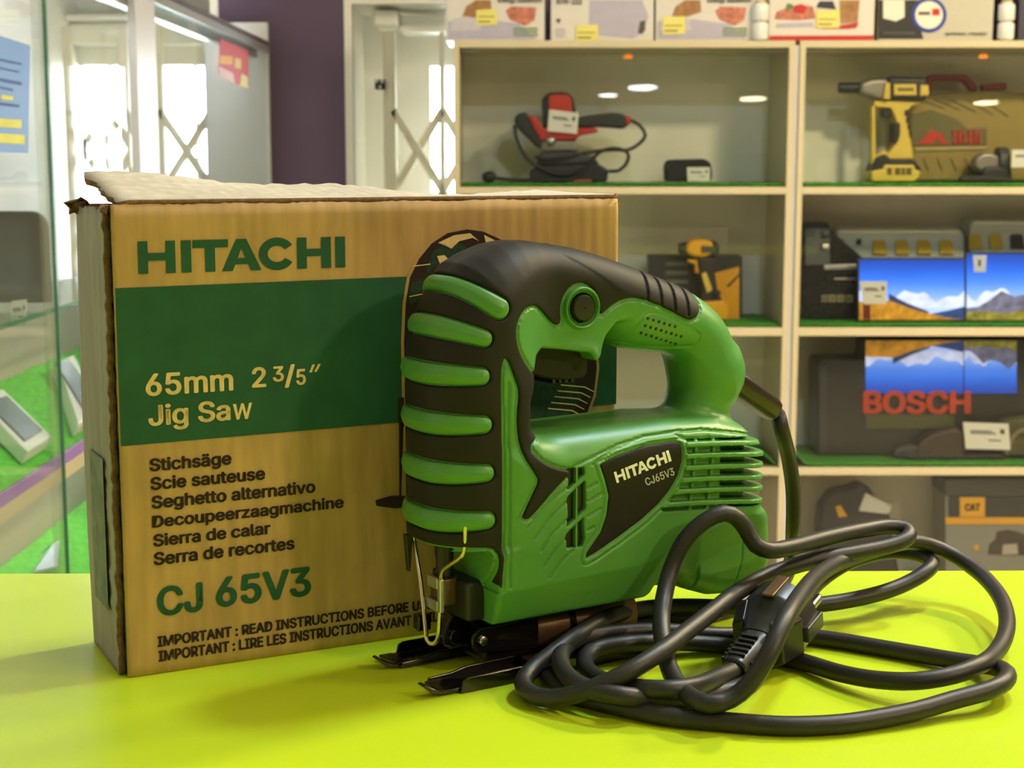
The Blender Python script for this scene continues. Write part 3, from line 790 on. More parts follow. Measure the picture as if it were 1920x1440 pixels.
# dimples of the finger pad
dm = np.full(S2.shape, 9.0, np.float32)
DIMP = []
for r, (a, b, n) in enumerate([((109.5, 161.4), (126.0, 156.6), 6), ((108.4, 158.0), (130.9, 151.4), 8), ((107.0, 154.5), (129.4, 147.8), 8)]):
    for k in range(n): DIMP.append((a[0]+(b[0]-a[0])*k/(n-1), a[1]+(b[1]-a[1])*k/(n-1)))
def surfnet(F, org, h):
    ins = F < 0
    c = np.zeros(tuple(n-1 for n in F.shape), np.int8)
    for dx in (0, 1):
        for dy in (0, 1):
            for dz in (0, 1):
                c += ins[dx:F.shape[0]-1+dx, dy:F.shape[1]-1+dy, dz:F.shape[2]-1+dz]
    act = (c > 0) & (c < 8)
    ijk = np.argwhere(act); idx = np.full(act.shape, -1, np.int32); idx[act] = np.arange(len(ijk))
    acc = np.zeros((len(ijk), 3)); cnt = np.zeros(len(ijk))
    cs = [(a, b, d) for a in (0, 1) for b in (0, 1) for d in (0, 1)]
    for a in cs:
        for b in cs:
            if sum(abs(p-q) for p, q in zip(a, b)) == 1 and a < b:
                fa = F[ijk[:, 0]+a[0], ijk[:, 1]+a[1], ijk[:, 2]+a[2]].astype(float); fb = F[ijk[:, 0]+b[0], ijk[:, 1]+b[1], ijk[:, 2]+b[2]].astype(float)
                m = (fa < 0) != (fb < 0); t = np.where(m, fa/np.where(m, fa-fb, 1), 0)
                acc += (np.array(a)+t[:, None]*(np.array(b)-np.array(a)))*m[:, None]; cnt += m
    V = (ijk+acc/cnt[:, None])*h+np.array(org)
    Q = []
    for ax in range(3):
        o1, o2 = [(1, 2), (2, 0), (0, 1)][ax]
        sl0 = [slice(None)]*3; sl1 = [slice(None)]*3; sl0[ax] = slice(0, -1); sl1[ax] = slice(1, None)
        a = ins[tuple(sl0)]; b = ins[tuple(sl1)]
        e = np.argwhere(a != b); e = e[(e[:, o1] > 0) & (e[:, o2] > 0) & (e[:, o1] < F.shape[o1]-1) & (e[:, o2] < F.shape[o2]-1)]
        s = a[e[:, 0], e[:, 1], e[:, 2]]
        def cell(d1, d2):
            q = e.copy(); q[:, o1] -= d1; q[:, o2] -= d2; return idx[q[:, 0], q[:, 1], q[:, 2]]
        q = np.stack([cell(1, 1), cell(0, 1), cell(0, 0), cell(1, 0)], 1)
        q[~s] = q[~s][:, ::-1]; Q.append(q)
    return V, np.concatenate(Q)
def sdf_mesh(name, F, m, parent, relax=1):
    """crop to content, extract, to metres; y is flipped so that the near side faces the viewer"""
    near = F < 2.0
    r = []
    for ax in range(3):
        w_ = np.nonzero(near.any(axis=tuple(a for a in range(3) if a != ax)))[0]; r.append((max(0, w_[0]-1), min(F.shape[ax], w_[-1]+2)))
    sub = F[r[0][0]:r[0][1], r[1][0]:r[1][1], r[2][0]:r[2][1]]
    sub = np.pad(sub, 1, constant_values=5.0)
    V, Q = surfnet(sub, (gs[r[0][0]]-HS, gy[r[1][0]]-HS, gz[r[2][0]]-HS), HS)
    for _ in range(relax):
        A = np.zeros_like(V); n = np.zeros(len(V))
        for a, b in ((0, 1), (1, 2), (2, 3), (3, 0)):
            np.add.at(A, Q[:, a], V[Q[:, b]]); np.add.at(A, Q[:, b], V[Q[:, a]])
            np.add.at(n, Q[:, a], 1); np.add.at(n, Q[:, b], 1)
        V = V*.5+A/np.maximum(n, 1)[:, None]*.5
    V = V*.001; V[:, 1] *= -1; Q = Q[:, ::-1]
    me = bpy.data.meshes.new(name)
    me.vertices.add(len(V)); me.vertices.foreach_set('co', V.astype(np.float32).ravel())
    me.loops.add(Q.size); me.loops.foreach_set('vertex_index', Q.astype(np.int32).ravel())
    me.polygons.add(len(Q)); me.polygons.foreach_set('loop_start', np.arange(0, Q.size, 4, dtype=np.int32))
    me.update(calc_edges=True); me.validate()
    return link_mesh(name, me, m, parent, True)
M_SAWGREEN = mat('green_nylon', (.085, .29, .06), .38, var=.03, vscale=60, bump=.05, bscale=2500)
M_RUBBER = mat('black_rubber', (.017, .015, .0125), .55, var=.05, vscale=60, bump=.06, bscale=3000, spec=.25)
M_SAWBLACK = mat('black_switch_plastic', S((34, 32, 32)), .4, var=.08)
M_BASE = mat('black_enamelled_steel', S((26, 22, 22)), .16, metal=.3, var=.1, coat=.6)
M_BRONZE = mat('dark_bronzed_steel', S((112, 88, 64)), .38, metal=.55, var=.15, vscale=120)
M_WIRE = mat('polished_wire', S((214, 206, 170)), .22, metal=1.0, var=.05)
M_CORD = mat('black_cord_rubber', S((38, 36, 37)), .46, var=.18, vscale=90, bump=.1, bscale=900)
M_WHITEINK = mat('white_print', S((250, 250, 248)), .6, var=.01)
sdf_mesh('housing', house, M_SAWGREEN, saw); del house
sdf_mesh('grip_cover', rubber, M_RUBBER, saw); del rubber
for i, d in enumerate(dribs):
    hgt = (.6+2.1*np.sqrt(np.clip(-d/5.0, 0, 1)))[:, None, :]
    ridge = .35*np.exp(-(((d+2.6)/.5)**2))[:, None, :]
    F = np.maximum(smax(body-hgt+ridge*0, d[:, None, :], 1.0), -(body+2.5))
    sdf_mesh('grip_rib', F, M_SAWGREEN, saw)
F = smax(body+.55, (dpl+.15)[:, None, :], .4); F = np.maximum(np.maximum(F, -(body+2.2)), -Yc+0*F); 
sdf_mesh('name_plate', F, M_RUBBER, saw, 0)
del F
def L3(s, y, z): return Vector((s*.001, -y*.001, z*.001))
# black blocks put shade, and the dark motor, behind slot and vents
mb = MB(); mb.box(L3(53, 28.2, 57), L3(67, 22, 97)); mb.build('slot_shade_block', M_SAWBLACK, saw)
mb = MB(); mb.box(L3(146, 20, 66), L3(171, -20, 100)); mb.build('vent_shade_core', M_SAWBLACK, saw, bevel=.003)
mb = MB(); mb.box(L3(60.2, 30.6, 58.5), L3(61.2, 24, 96.5)); mb.build('slot_fin', M_SAWGREEN, saw)
mb = MB()
for s, z in DIMP:
    y = yfront(s, z)
    n = Vector((0, -1, .0)); a = yfront(s, z+1.4); b = yfront(s, z-1.4)
    mb.ball(L3(s, y-.15, z), (.00095, .0005, .00095), 10, 6)
mb.build('pad_dimples', M_SAWBLACK, saw, smooth=True)
# lettering of the name plate, projected on to the plate
def plate_text(polys, m, off, name='lettering', par=None):
    bm = bmesh.new()
    for P in polys:
        f = [bm.verts.new((s, 0, z)) for s, z in P]
        try: bm.faces.new(f)
        except ValueError: pass
    for _ in range(4):
        bmesh.ops.triangulate(bm, faces=bm.faces[:])
        lg = [e for e in bm.edges if e.calc_length() > .9]
        if not lg: break
        bmesh.ops.subdivide_edges(bm, edges=lg, cuts=1)
    bmesh.ops.triangulate(bm, faces=bm.faces[:])
    for v in bm.verts: v.co = L3(v.co.x, yfront(v.co.x, v.co.z, -.55)+off, v.co.z)
    me = bpy.data.meshes.new(name); bm.to_mesh(me); bm.free()
    return link_mesh(name, me, m, par)
c4s = lambda x, y: tuple(1000*q for q in SP.loc(1050+x/3.6, 750+y/3.6, .031))
def plate_line(txt, ll, lr, tl, bold, shear=0.0):
    p0 = np.array(c4s(*ll)); ux = np.array(c4s(*lr))-p0; uy = np.array(c4s(*tl))-p0
    V, F_ = text_mesh(txt, bold, shear); wmax = max(x for x, y in V)
    return [[tuple(p0+ux*V[i][0]/wmax+uy*V[i][1]) for i in f] for f in F_]
plate_obj = [c for c in saw.children if c.name.startswith('name_plate')][0]
p0 = np.array(c4s(387, 563)); ux = np.array(c4s(757, 412))-p0; uy = np.array(c4s(366, 489))-p0
plate_text([[tuple(p0+ux*x+uy*y) for x, y in P] for P in WORDMARK], M_WHITEINK, .16, par=plate_obj)
plate_text(plate_line('CJ65V3', (587, 582), (780, 505), (572, 532), .02), M_WHITEINK, .16, par=plate_obj)
# button, ring, trigger
Mside = Matrix.Translation(L3(71.2, 17.0, 168.4)) @ Matrix.Rotation(math.pi/2, 4, 'X')
ringy = yfront(71.2+9.3, 168.4)
Mr = Matrix.Translation(L3(71.2, 0, 168.4)) @ Matrix.Rotation(math.pi/2, 4, 'X')
mb = MB(); mb.lathe([(.0098, .010), (.0098, .0193), (.0093, .0199), (.0086, .0196), (.0082, .0185), (.0078, .0185), (.0074, .0195), (.0071, .0190), (.0071, .010)], 48, Mr, cap=False); mb.build('button_ring', M_SAWGREEN, saw, smooth=True)
mb = MB(); mb.lathe([(.0062, .006), (.0062, .0195), (.0056, .0207), (.0003, .0210)], 40, Mr, cap=False); mb.build('lock_button', M_SAWBLACK, saw, smooth=True)
mb = MB(); mb.lathe([(.0070, .012), (.0002, .012)], 32, Mr, cap=False); mb.build('button_well', M_SAWBLACK, saw)
mb = MB(); mb.prism([L3(s, 9, z) for s, z in [(46, 152), (82, 150), (81.6, 136), (79.5, 133.6), (70, 133.2), (60, 134.6), (50, 137.6), (47.5, 140)]], (0, .018, 0)); mb.build('trigger', M_RUBBER, saw, bevel=.0022, bseg=3)
mb = MB()
for k in range(4): mb.box(L3(62+3.5*k, 8, 132.2), L3(64+3.5*k, -8, 134.8))
mb.build('trigger_ridge', M_SAWBLACK, saw, bevel=.0005)
# raised moulding mark on the skirt
em = plate_line('>PPS-PP5C<', (112, 1340), (285, 1310), (110, 1318), .0)
bm = bmesh.new()
for P in em:
    f = [bm.verts.new(L3(s, yfront(s, z)+.12, z)) for s, z in P]
    try: bm.faces.new(f)
    except ValueError: pass
me = bpy.data.meshes.new('moulded_mark'); bm.to_mesh(me); bm.free(); link_mesh('moulded_mark', me, M_SAWGREEN, saw)
# nose bracket, plunger and blade holder inside the throat
mb = MB(); mb.box(L3(10, 17, 27), L3(23, -17, 46)); mb.build('nose_block', M_SAWBLACK, saw, bevel=.002)
mb = MB(); mb.lathe([(.0042, 0), (.0042, .026)], 20, Matrix.Translation(L3(8, 0, 44))); mb.build('plunger', M_SAWBLACK, saw, smooth=True)
mb = MB(); mb.box(L3(3.5, 6.5, 33), L3(13, -6.5, 46)); mb.build('blade_holder', M_BRONZE, saw, bevel=.0012)
mb = MB(); mb.box(L3(1.2, 4.8, 41), L3(3.6, -4.8, 46.5)); mb.box(L3(1.2, 4.8, 30.5), L3(3.6, -6.5, 35.5)); mb.box(L3(1.2, 7.6, 30.5), L3(3.6, 4.6, 46.5)); mb.build('holder_clip', M_ALU, saw, bevel=.0006)
mb = MB(); mb.prism([L3(-5, -13.5, 64), L3(-1, -13.5, 64), L3(-2.5, -13.5, 46), L3(-3.5, -13.5, 46)], (0, .003, 0)); mb.build('guard_tab', M_SAWBLACK, saw, bevel=.0006)
# wire guard: a long narrow loop bent from one wire
def gw(u, v, y): s, z = SP.loc(u, v, y*.001); return L3(s*1000, y, z*1000)
wp = [gw(774, 1000, -16), gw(776, 1012, -16), gw(788, 1085, -10), gw(798, 1178, -3), gw(800, 1197, -2), gw(806, 1206, 0), gw(814, 1206, 1.5), gw(820, 1198, 3), gw(824, 1160, 4), gw(827, 1085, 5), gw(831, 1070, 7), gw(840, 1062, 12), gw(864, 1045, 21), gw(869, 1038, 22.5), gw(872, 1018, 24), gw(873, 985, 25.5), gw(877, 966, 25)]
mb = MB(); mb.tube(spline(wp, .0012), .0011, 12); mb.build('wire_guard', M_WIRE, saw, smooth=True)
# base plate: forked sheet with turned-up skids, swivel bracket on top
mb = MB()
prof = [(-14, 2.2), (-8, 1.2), (130, 1.2)]
for y0, y1 in ((12, 30), (-30, -12)):
    for (sa, sb) in ((-8, 34),):
        mb.box(L3(sa, y1, .9), L3(sb, y0, 2.6))
mb.box(L3(33.9, 30, .9), L3(118, -30, 2.6))
for y in (30.2, -31.6):
    mb.prism([L3(-2, y+1.4, .2), L3(116, y+1.4, .2), L3(118, y+1.4, 5), L3(116, y+1.4, 7.2), (L3(2, y+1.4, 7.0)), L3(-.5, y+1.4, 6)], (0, .0014, 0))
for y0, y1 in ((12, 13.4), (-13.4, -12)):
    mb.prism([L3(-9, y1, 1), L3(38, y1, 1), L3(38, y1, 6), L3(12, y1, 5.6), L3(4, y1, 4.0), L3(-8, y1, 3.4)], (0, .0014, 0))
mb.build('base_plate', M_BASE, saw, bevel=.0005)
for y0, y1 in ((14, 30), (-31, -14)):
    mb = MB()
    pr = [(-20, 6.2), (-18.6, 6.8), (-15, 4.6), (-11, 2.9), (-4, 2.6), (-4, .9), (-11, 1.0), (-16, 2.6)]
    mb.prism([L3(s, y1, z) for s, z in pr], (0, (y1-y0)*.0004, 0))
    mb.prism([L3(s, y1-(y1-y0)*.4, z) for s, z in [(-11, 2.7), (-4, 2.6), (-4, .9), (-11, 1.0)]], (0, (y1-y0)*.0006, 0)); mb.build('fork_tip', M_BASE, saw, bevel=.0006)
Mx = lambda s, z: Matrix.Translation(L3(s, 0, z)) @ Matrix.Rotation(math.pi/2, 4, 'Y')
mb = MB(); mb.lathe([(.002, .040-.04), (.0115, 0), (.0120, .001), (.0120, .0225), (.0112, .023), (.0112, .0255), (.0120, .026), (.0120, .062), (.0112, .063), (.002, .063)], 36, Mx(48, 13.5)); mb.build('swivel_tube', M_BRONZE, saw, smooth=True)
mb = MB(); mb.lathe([(.0125, 0), (.0125, .0035), (.0112, .0035)], 36, Mx(70.5, 13.5), cap=False); mb.build('swivel_clip', M_BASE, saw, smooth=True)
# side cheeks of the swivel with rounded noses
for y in (15.5, -13.5):
    arc = [(20+6.5*math.cos(math.radians(a)), 16.8+6.2*math.sin(math.radians(a))) for a in range(90, 271, 15)]
    mb = MB(); mb.prism([L3(s, y, z) for s, z in [(50, 23.6)]+arc+[(50, 8)]], (0, .002, 0)); mb.build('swivel_cheek', M_BASE, saw, bevel=.0007)
mb = MB(); mb.box(L3(22, 13.5, 3), L3(50, -13.5, 22)); mb.build('swivel_block', M_BASE, saw, bevel=.004, bseg=3)
for y, dy in ((15.5, 1.4), (-15.5, -1.4)):
    mb = MB(); mb.lathe([(.0022, -.001), (.0022, .0011), (.0018, .0014), (.0002, .0014)], 20, Matrix.Translation(L3(19, y, 17)) @ Matrix.Rotation(math.pi/2, 4, 'X'), cap=False); mb.build('pivot_pin', M_STEEL, saw, smooth=True)
mb = MB(); mb.lathe([(.004, -.005), (.004, .005)], 28, Matrix.Translation(L3(12, 0, 17)) @ Matrix.Rotation(math.pi/2, 4, 'X')); mb.build('guide_roller', M_BASE, saw, bevel=.0006)
mb = MB(); mb.prism([L3(s, 3, z) for s, z in [(6, 13), (10, 11), (24, 11), (24, 28), (10, 28), (5, 18)]], (0, .006, 0)); mb.box(L3(0, -11, 17), L3(7, -17, 25)); mb.build('roller_holder', M_BASE, saw, bevel=.001)
mb = MB(); mb.box(L3(52, 9, 23), L3(106, -9, 28)); mb.build('base_saddle', M_BASE, saw, bevel=.001)
mb = MB(); mb.box(L3(42, 24, 2.7), L3(60, 12, 5)); mb.build('angle_stop', M_BRONZE, saw, bevel=.001)
# ------------------------------------------------------------------ cord guard, cord, plug
Rs = Matrix.Rotation(-SYAW, 4, 'Z')
def to_saw(p): return Rs @ (Vector(p)-Vector((SO[0], SO[1], 1.0)))
def sw(s, y, z): return Matrix.Rotation(SYAW, 4, 'Z') @ L3(s, y, z)+Vector((SO[0], SO[1], 1.0))
gax = (L3(177, 0, 124.5), L3(206, 0, 106))
gd = (gax[1]-gax[0]).normalized(); gn = Vector((gd.z, 0, -gd.x)); gb = Vector((0, 1, 0))
mb = MB(); n = 7; rings = []
for t, hw, hb in ((0, .0058, .0062), (.15, .0062, .0066), (.9, .0060, .0062), (1.0, .0052, .0054)):
    c = gax[0].lerp(gax[1], t)
    rings.append([c+gn*hw*math.copysign(abs(math.cos(a))**.55, math.cos(a))+gb*hb*math.copysign(abs(math.sin(a))**.55, math.sin(a)) for a in [2*math.pi*k/20 for k in range(20)]])
q = [(i*20+k, i*20+(k+1) % 20, (i+1)*20+(k+1) % 20, (i+1)*20+k) for i in range(3) for k in range(20)]+[tuple(range(20)), tuple(range(60, 80))]
mb._f([v for r in rings for v in r], q); mb.build('cord_guard', mat('cord_guard_rubber', S((48, 40, 36)), .28, var=.08), saw, smooth=True, angle=50)
cp = [sw(203, 0, 108), sw(210, -.5, 103)]
def C(u, v, h): return on_z(u, v, 1.0+h*.001)
def CD(u, v, Y): return on_y(u, v, Y)
cp += [CD(1464, 800, .800), CD(1478, 855, .812), CD(1487, 920, .822), CD(1487, 990, .828), C(1482, 1055, 10.5), C(1465, 1092, 6.5),
       C(1400, 1128, 5), C(1300, 1153, 5), C(1200, 1162, 5), C(1120, 1182, 5), C(1055, 1222, 4.6), C(1025, 1265, 4.4), C(1060, 1297, 4.2), C(1110, 1312, 4.2), C(1180, 1329, 4.2), C(1250, 1343, 4.2), C(1369, 1354, 4.2), C(1474, 1361, 4.2), C(1578, 1357, 4.3), C(1647, 1347, 4.6), C(1717, 1333, 5.5), C(1786, 1313, 7), C(1855, 1294, 9), C(1883, 1279, 10), C(1888, 1263, 9.5), C(1869, 1252, 8), C(1838, 1246, 6), C(1786, 1238, 5), C(1717, 1226, 4.4), C(1647, 1214, 4.2), C(1578, 1202, 4.2), C(1515, 1194, 4.3),
       C(1430, 1190, 5), C(1333, 1191, 8), C(1260, 1184, 11), C(1200, 1183, 13), C(1133, 1188, 14), C(1082, 1199, 14), C(1054, 1222, 13.5), C(1053, 1250, 13), C(1075, 1277, 12.5), C(1110, 1294, 12), C(1160, 1303, 12), C(1250, 1312, 6), C(1330, 1303, 4.2), C(1395, 1285, 4.2), C(1440, 1235, 4.2), C(1475, 1180, 4.2), C(1502, 1140, 5), C(1535, 1092, 10), C(1580, 1060, 18),
       C(1630, 1041, 23), C(1680, 1034, 25), C(1725, 1040, 24.5), C(1747, 1055, 22), C(1738, 1071, 20), C(1699, 1094, 15), C(1647, 1113, 12), C(1578, 1128, 10), C(1522, 1135, 9.5), C(1440, 1140, 9.5), C(1333, 1138, 10),
       C(1283, 1137, 11), C(1217, 1140, 13), C(1150, 1154, 16), C(1100, 1180, 17), C(1043, 1220, 14), C(1000, 1253, 9), C(980, 1280, 6.5), C(993, 1300, 5.5), C(1033, 1310, 6), C(1083, 1300, 10), C(1133, 1282, 15), C(1183, 1257, 20), C(1233, 1226, 24), C(1283, 1188, 27), C(1333, 1149, 30), C(1383, 1110, 33), C(1443, 1077, 36), C(1500, 1058, 38), C(1543, 1047, 39), C(1605, 1036, 40), C(1665, 1024, 41), C(1696, 1013, 43), C(1705, 1001, 45), C(1694, 990, 47),
       C(1665, 987, 48), C(1612, 995, 48.5), C(1543, 1010, 49), C(1474, 1028, 50), C(1441, 1032, 51), C(1417, 1022, 54), C(1400, 994, 61), C(1383, 972, 67), C(1357, 962, 70), C(1317, 980, 66), C(1284, 1013, 58), C(1260, 1062, 46), C(1245, 1120, 34), C(1240, 1172, 26), C(1250, 1237, 17), C(1270, 1282, 13), C(1300, 1310, 12), C(1332, 1320, 12), C(1369, 1311, 13), C(1404, 1284, 19), C(1437, 1235, 30), C(1467, 1172, 41), C(1508, 1107, 44), C(1535, 1078, 41), C(1570, 1056, 37),
       C(1612, 1040, 37), C(1665, 1024, 36), C(1713, 1016, 34), C(1750, 1024, 30), C(1786, 1040, 26), C(1831, 1070, 21), C(1867, 1107, 17), C(1886, 1147, 14.5), C(1886, 1187, 13), C(1868, 1222, 12), C(1836, 1247, 13.5), C(1786, 1266, 12), C(1717, 1277, 10), C(1647, 1275, 8), C(1578, 1263, 6), C(1508, 1242, 4.5), C(1460, 1231, 4.3), C(1367, 1212, 4.3), C(1300, 1206, 6), C(1233, 1204, 9), C(1165, 1208, 10), C(1120, 1216, 9), C(1099, 1231, 8), C(1098, 1249, 7), C(1115, 1268, 7), C(1145, 1281, 8), C(1190, 1290, 12), C(1250, 1293, 14), C(1300, 1287, 13), C(1350, 1268, 10), C(1380, 1254, 9.0), C(1396, 1232, 10)]
path = spline([to_saw(p) for p in cp], .0045)
mb = MB(); mb.tube(path, .0041, 14); cord = mb.build('power_cord', M_CORD, saw, smooth=True, angle=80)
# plug: ribbed boot, flared grip, round body with earth clips and pins
P0 = C(1383, 1252, 9.0); P1 = C(1432, 1178, 18.2)
ax = (P1-P0).normalized(); ax = (ax+Vector((.10, .0, 0))).normalized()
side = ax.cross(Vector((0, 0, 1))).normalized(); upv = side.cross(ax).normalized()
Mw = Matrix.Translation(P0) @ Matrix((side, upv, ax)).transposed().to_4x4()
Mp = Matrix.Rotation(-SYAW, 4, 'Z') @ Matrix.Translation(-Vector((SO[0], SO[1], 1.0))) @ Mw
M_PLUG = mat('plug_rubber', S((46, 46, 50)), .34, var=.1, vscale=80)
def squircle(rx, ry, h, e=.7, n=28):
    return [Mp @ Vector((rx*math.copysign(abs(math.cos(a))**e, math.cos(a)), ry*math.copysign(abs(math.sin(a))**e, math.sin(a)), h)) for a in [2*math.pi*k/n for k in range(n)]]
def loft(name, secs, m, parent, n=28, bevel=0):
    mb = MB(); vs = [v for s_ in secs for v in s_]
    q = [(i*n+k, i*n+(k+1) % n, (i+1)*n+(k+1) % n, (i+1)*n+k) for i in range(len(secs)-1) for k in range(n)]+[tuple(range(n)), tuple(range((len(secs)-1)*n, len(secs)*n))]
    mb._f(vs, q); return mb.build(name, m, parent, smooth=True, angle=35)
plug = loft('power_plug', [squircle(.0088, .0085, .021), squircle(.0105, .0095, .025), squircle(.0150, .0115, .030), squircle(.0168, .0140, .035, .85), squircle(.0172, .0172, .038, 1), squircle(.0176, .0176, .040, 1), squircle(.0176, .0176, .052, 1), squircle(.0168, .0168, .053, 1)], M_PLUG, saw)
for sg in (1, -1):
    mb = MB(); mb.hexa([Mp @ Vector(v) for v in ((sg*.006, -.012, .022), (sg*.0125, -.0085, .022), (sg*.0125, .0085, .022), (sg*.006, .012, .022))], [Mp @ Vector(v) for v in ((sg*.010, -.0155, .036), (sg*.0172, -.009, .036), (sg*.0172, .009, .036), (sg*.010, .0155, .036))]); mb.build('plug_grip', M_PLUG, plug, bevel=.0012)
loft('plug_boot', [squircle(.0058, .0058, -.004, .9), squircle(.0066, .0066, -.003, .85), squircle(.0072, .0070, .004, .75), squircle(.0084, .0080, .0205, .7), squircle(.0080, .0078, .023, .7)], M_PLUG, plug)
mb = MB()
for k in range(5):
    h = .0005+.0036*k; r = .0068+.00009*h*1000
    for sx, sy in ((1, 0), (-1, 0), (0, 1), (0, -1)):
        c = Vector((sx*(r+.0003), sy*(r+.0001), h)); a = .0042
        lo = c-Vector((abs(sy)*a+abs(sx)*.0006, abs(sx)*a+abs(sy)*.0006, .0008)); hi = c+Vector((abs(sy)*a+abs(sx)*.0006, abs(sx)*a+abs(sy)*.0006, .0008))
        x0, y0, z0 = lo; x1, y1, z1 = hi
        mb.hexa([Mp @ Vector(v) for v in ((x0, y0, z0), (x1, y0, z0), (x1, y1, z0), (x0, y1, z0))], [Mp @ Vector(v) for v in ((x0, y0, z1), (x1, y0, z1), (x1, y1, z1), (x0, y1, z1))])
mb.build('boot_slot', mat('slot_black', S((8, 8, 9)), .6, var=0), plug, bevel=.0004)
for sgn in (1, -1):
    mb = MB(); mb.hexa([Mp @ Vector(v) for v in ((-.003, sgn*.0171, .036), (.003, sgn*.0171, .036), (.003, sgn*.0186, .036), (-.003, sgn*.0186, .036))], [Mp @ Vector(v) for v in ((-.003, sgn*.0171, .055), (.003, sgn*.0171, .055), (.003, sgn*.0186, .055), (-.003, sgn*.0186, .055))]); mb.build('earth_clip', M_BRONZE, plug, bevel=.0005)
    mb = MB(); mb.lathe([(.0024, .053), (.0024, .070), (.0018, .072), (.0002, .072)], 16, Mp @ Matrix.Translation((sgn*.0095, 0, 0)), cap=False); mb.build('plug_pin', M_STEEL, plug, smooth=True)
mb = MB(); mb.hexa([Mp @ Vector(v) for v in ((.0155, -.004, .036), (.0195, -.004, .036), (.0195, .004, .036), (.0155, .004, .036))], [Mp @ Vector(v) for v in ((.0155, -.004, .0535), (.0195, -.004, .0535), (.0195, .004, .0535), (.0155, .004, .0535))]); mb.build('key_block', M_PLUG, plug, bevel=.0008)
# ================================================================== ceiling lamps mirrored in the leaning panes
def mirrored(u, v):
    n = Vector((0, -math.cos(GL_T), math.sin(GL_T)))
    p = on_plane(u, v, Vector((0, YF+.004, SHELVES[0][1]+.006)), n)
    d = ray(u, v); r = d-n*2*d.dot(n); t = (CEIL-.0135-p.z)/r.z
    return p+r*t
for u, v, m, r, l in ((1205, 158, M_LCOOL, .095, 'cool white round ceiling lamp above the counter'), (1140, 172, M_LCOOL, .065, 'small cool white round ceiling lamp above the counter'),
                      (1412, 179, M_LWARM, .090, 'warm white round ceiling lamp right of the counter'), (1850, 186, M_LWARM, .085, 'warm white round ceiling lamp farthest along the counter')):
    p = mirrored(u, v); lamp(p.x, p.y, r, m, l)
for x, y in ((1.5, 1.88), (2.5, 1.88)):
    lamp(x, y, .14, M_LAISLE, 'large round lamp in the ceiling over the aisle before the shelving')
M_LOVER = emit_mat('counter_diffuser', (1, .82, .5), L_OVER)
lamp(.82, .55, .09, M_LOVER, 'warm round lamp in the ceiling straight above the end of the counter')
lamp(.74, 1.17, .10, emit_mat('back_diffuser', (.66, .84, 1.0), L_BACK), 'cool round lamp in the ceiling behind the counter')
lamp(-.90, 2.6, .12, emit_mat('left_fill_diffuser', (.95, .97, 1.0), L_LEFT_FILL), 'added unseen fill lamp in the ceiling beside the glass showcase')  # added lamp, out of view, to brighten the left wall and showcase
# square warm panel far to the right
px0, py0 = 2.20, -.70
e = empty('ceiling_panel', (px0, py0, CEIL)); tag(e, 'square warm white lighting panel in the ceiling before the counter', 'ceiling lamp')
mb = MB(); mb.box((px0-.14, py0-.14, CEIL-.014), (px0+.14, py0+.14, CEIL-.0002)); mb.build('panel_frame', M_WHITEFRAME, e)
mb = MB(); mb.box((px0-.12, py0-.12, CEIL-.0165), (px0+.12, py0+.12, CEIL-.0145)); mb.build('diffuser', emit_mat('panel_diffuser', (1.0, .74, .42), L_PANEL), e); rebase(e)
# ================================================================== goods on the shelves
def poly(mb, px, Y, dep, dz=0.0):
    mb.prism([on_y(u, v, Y)+Vector((0, 0, dz)) for u, v in px], (0, dep, 0)); return mb
def rectpx(a, b, c, d): return [(a, d), (c, d), (c, b), (a, b)]
def drop(vb, Y, z):
    """vertical shift that brings photo row vb at depth Y to the height z"""
    return z-on_y(1200, vb, Y).z
TURF_H = .0105
zsh = [SHELVES[k][1]+TURF_H for k in range(3)]
def item(name, label, cat, u, Y, z, group=None):
    e = empty(name, (on_y(u, 300, Y).x, Y, z)); tag(e, label, cat, group); return e
class Part:
    """flat-sided part from photo pixels with real thickness"""
    def __init__(s, e, Y, dz): s.e = e; s.Y = Y; s.dz = dz
    def p(s, name, px, dep, m, y=0.0, bev=.002, bseg=2):
        mb = MB(); poly(mb, px, s.Y+y, dep, s.dz); return mb.build(name, m, s.e, bevel=bev, bseg=bseg)
    def t(s, name, px, r, m, y=0.0):
        pts = [on_y(q[0], q[1], s.Y+y+(q[2] if len(q) > 2 else 0))+Vector((0, 0, s.dz)) for q in px]
        mb = MB(); mb.tube(spline(pts, .01), r, 10); return mb.build(name, m, s.e, smooth=True)
    def b(s, name, u, v, r, m, y=0.0):
        mb = MB(); mb.ball(on_y(u, v, s.Y+y)+Vector((0, 0, s.dz)), r, 18, 10); return mb.build(name, m, s.e, smooth=True)
    def cyl(s, name, u0, u1, v, r, m, y=0.0, r2=None):
        a = on_y(u0, v, s.Y+y)+Vector((0, 0, s.dz)); b = on_y(u1, v, s.Y+y)+Vector((0, 0, s.dz))
        mb = MB(); mb.tube([a, b], [r, r2 or r], 22); return mb.build(name, m, s.e, bevel=.0015)
M_RED = mat('red_plastic', S((196, 48, 36)), .4, var=.06)
M_YEL = mat('yellow_plastic', S((226, 196, 84)), .42, var=.05)
M_DYEL = mat('deep_yellow_plastic', S((232, 168, 20)), .42, var=.05)
M_GREYM = mat('cast_grey_metal', S((146, 140, 132)), .4, metal=.5, var=.1)
M_DCORD = mat('thin_black_cord', S((34, 34, 34)), .5, var=.05)
M_ORANGE = mat('orange_sticker', S((250, 140, 30)), .5, var=.02)
M_YSTICK = mat('yellow_sticker', S((236, 226, 130)), .6, var=.03)
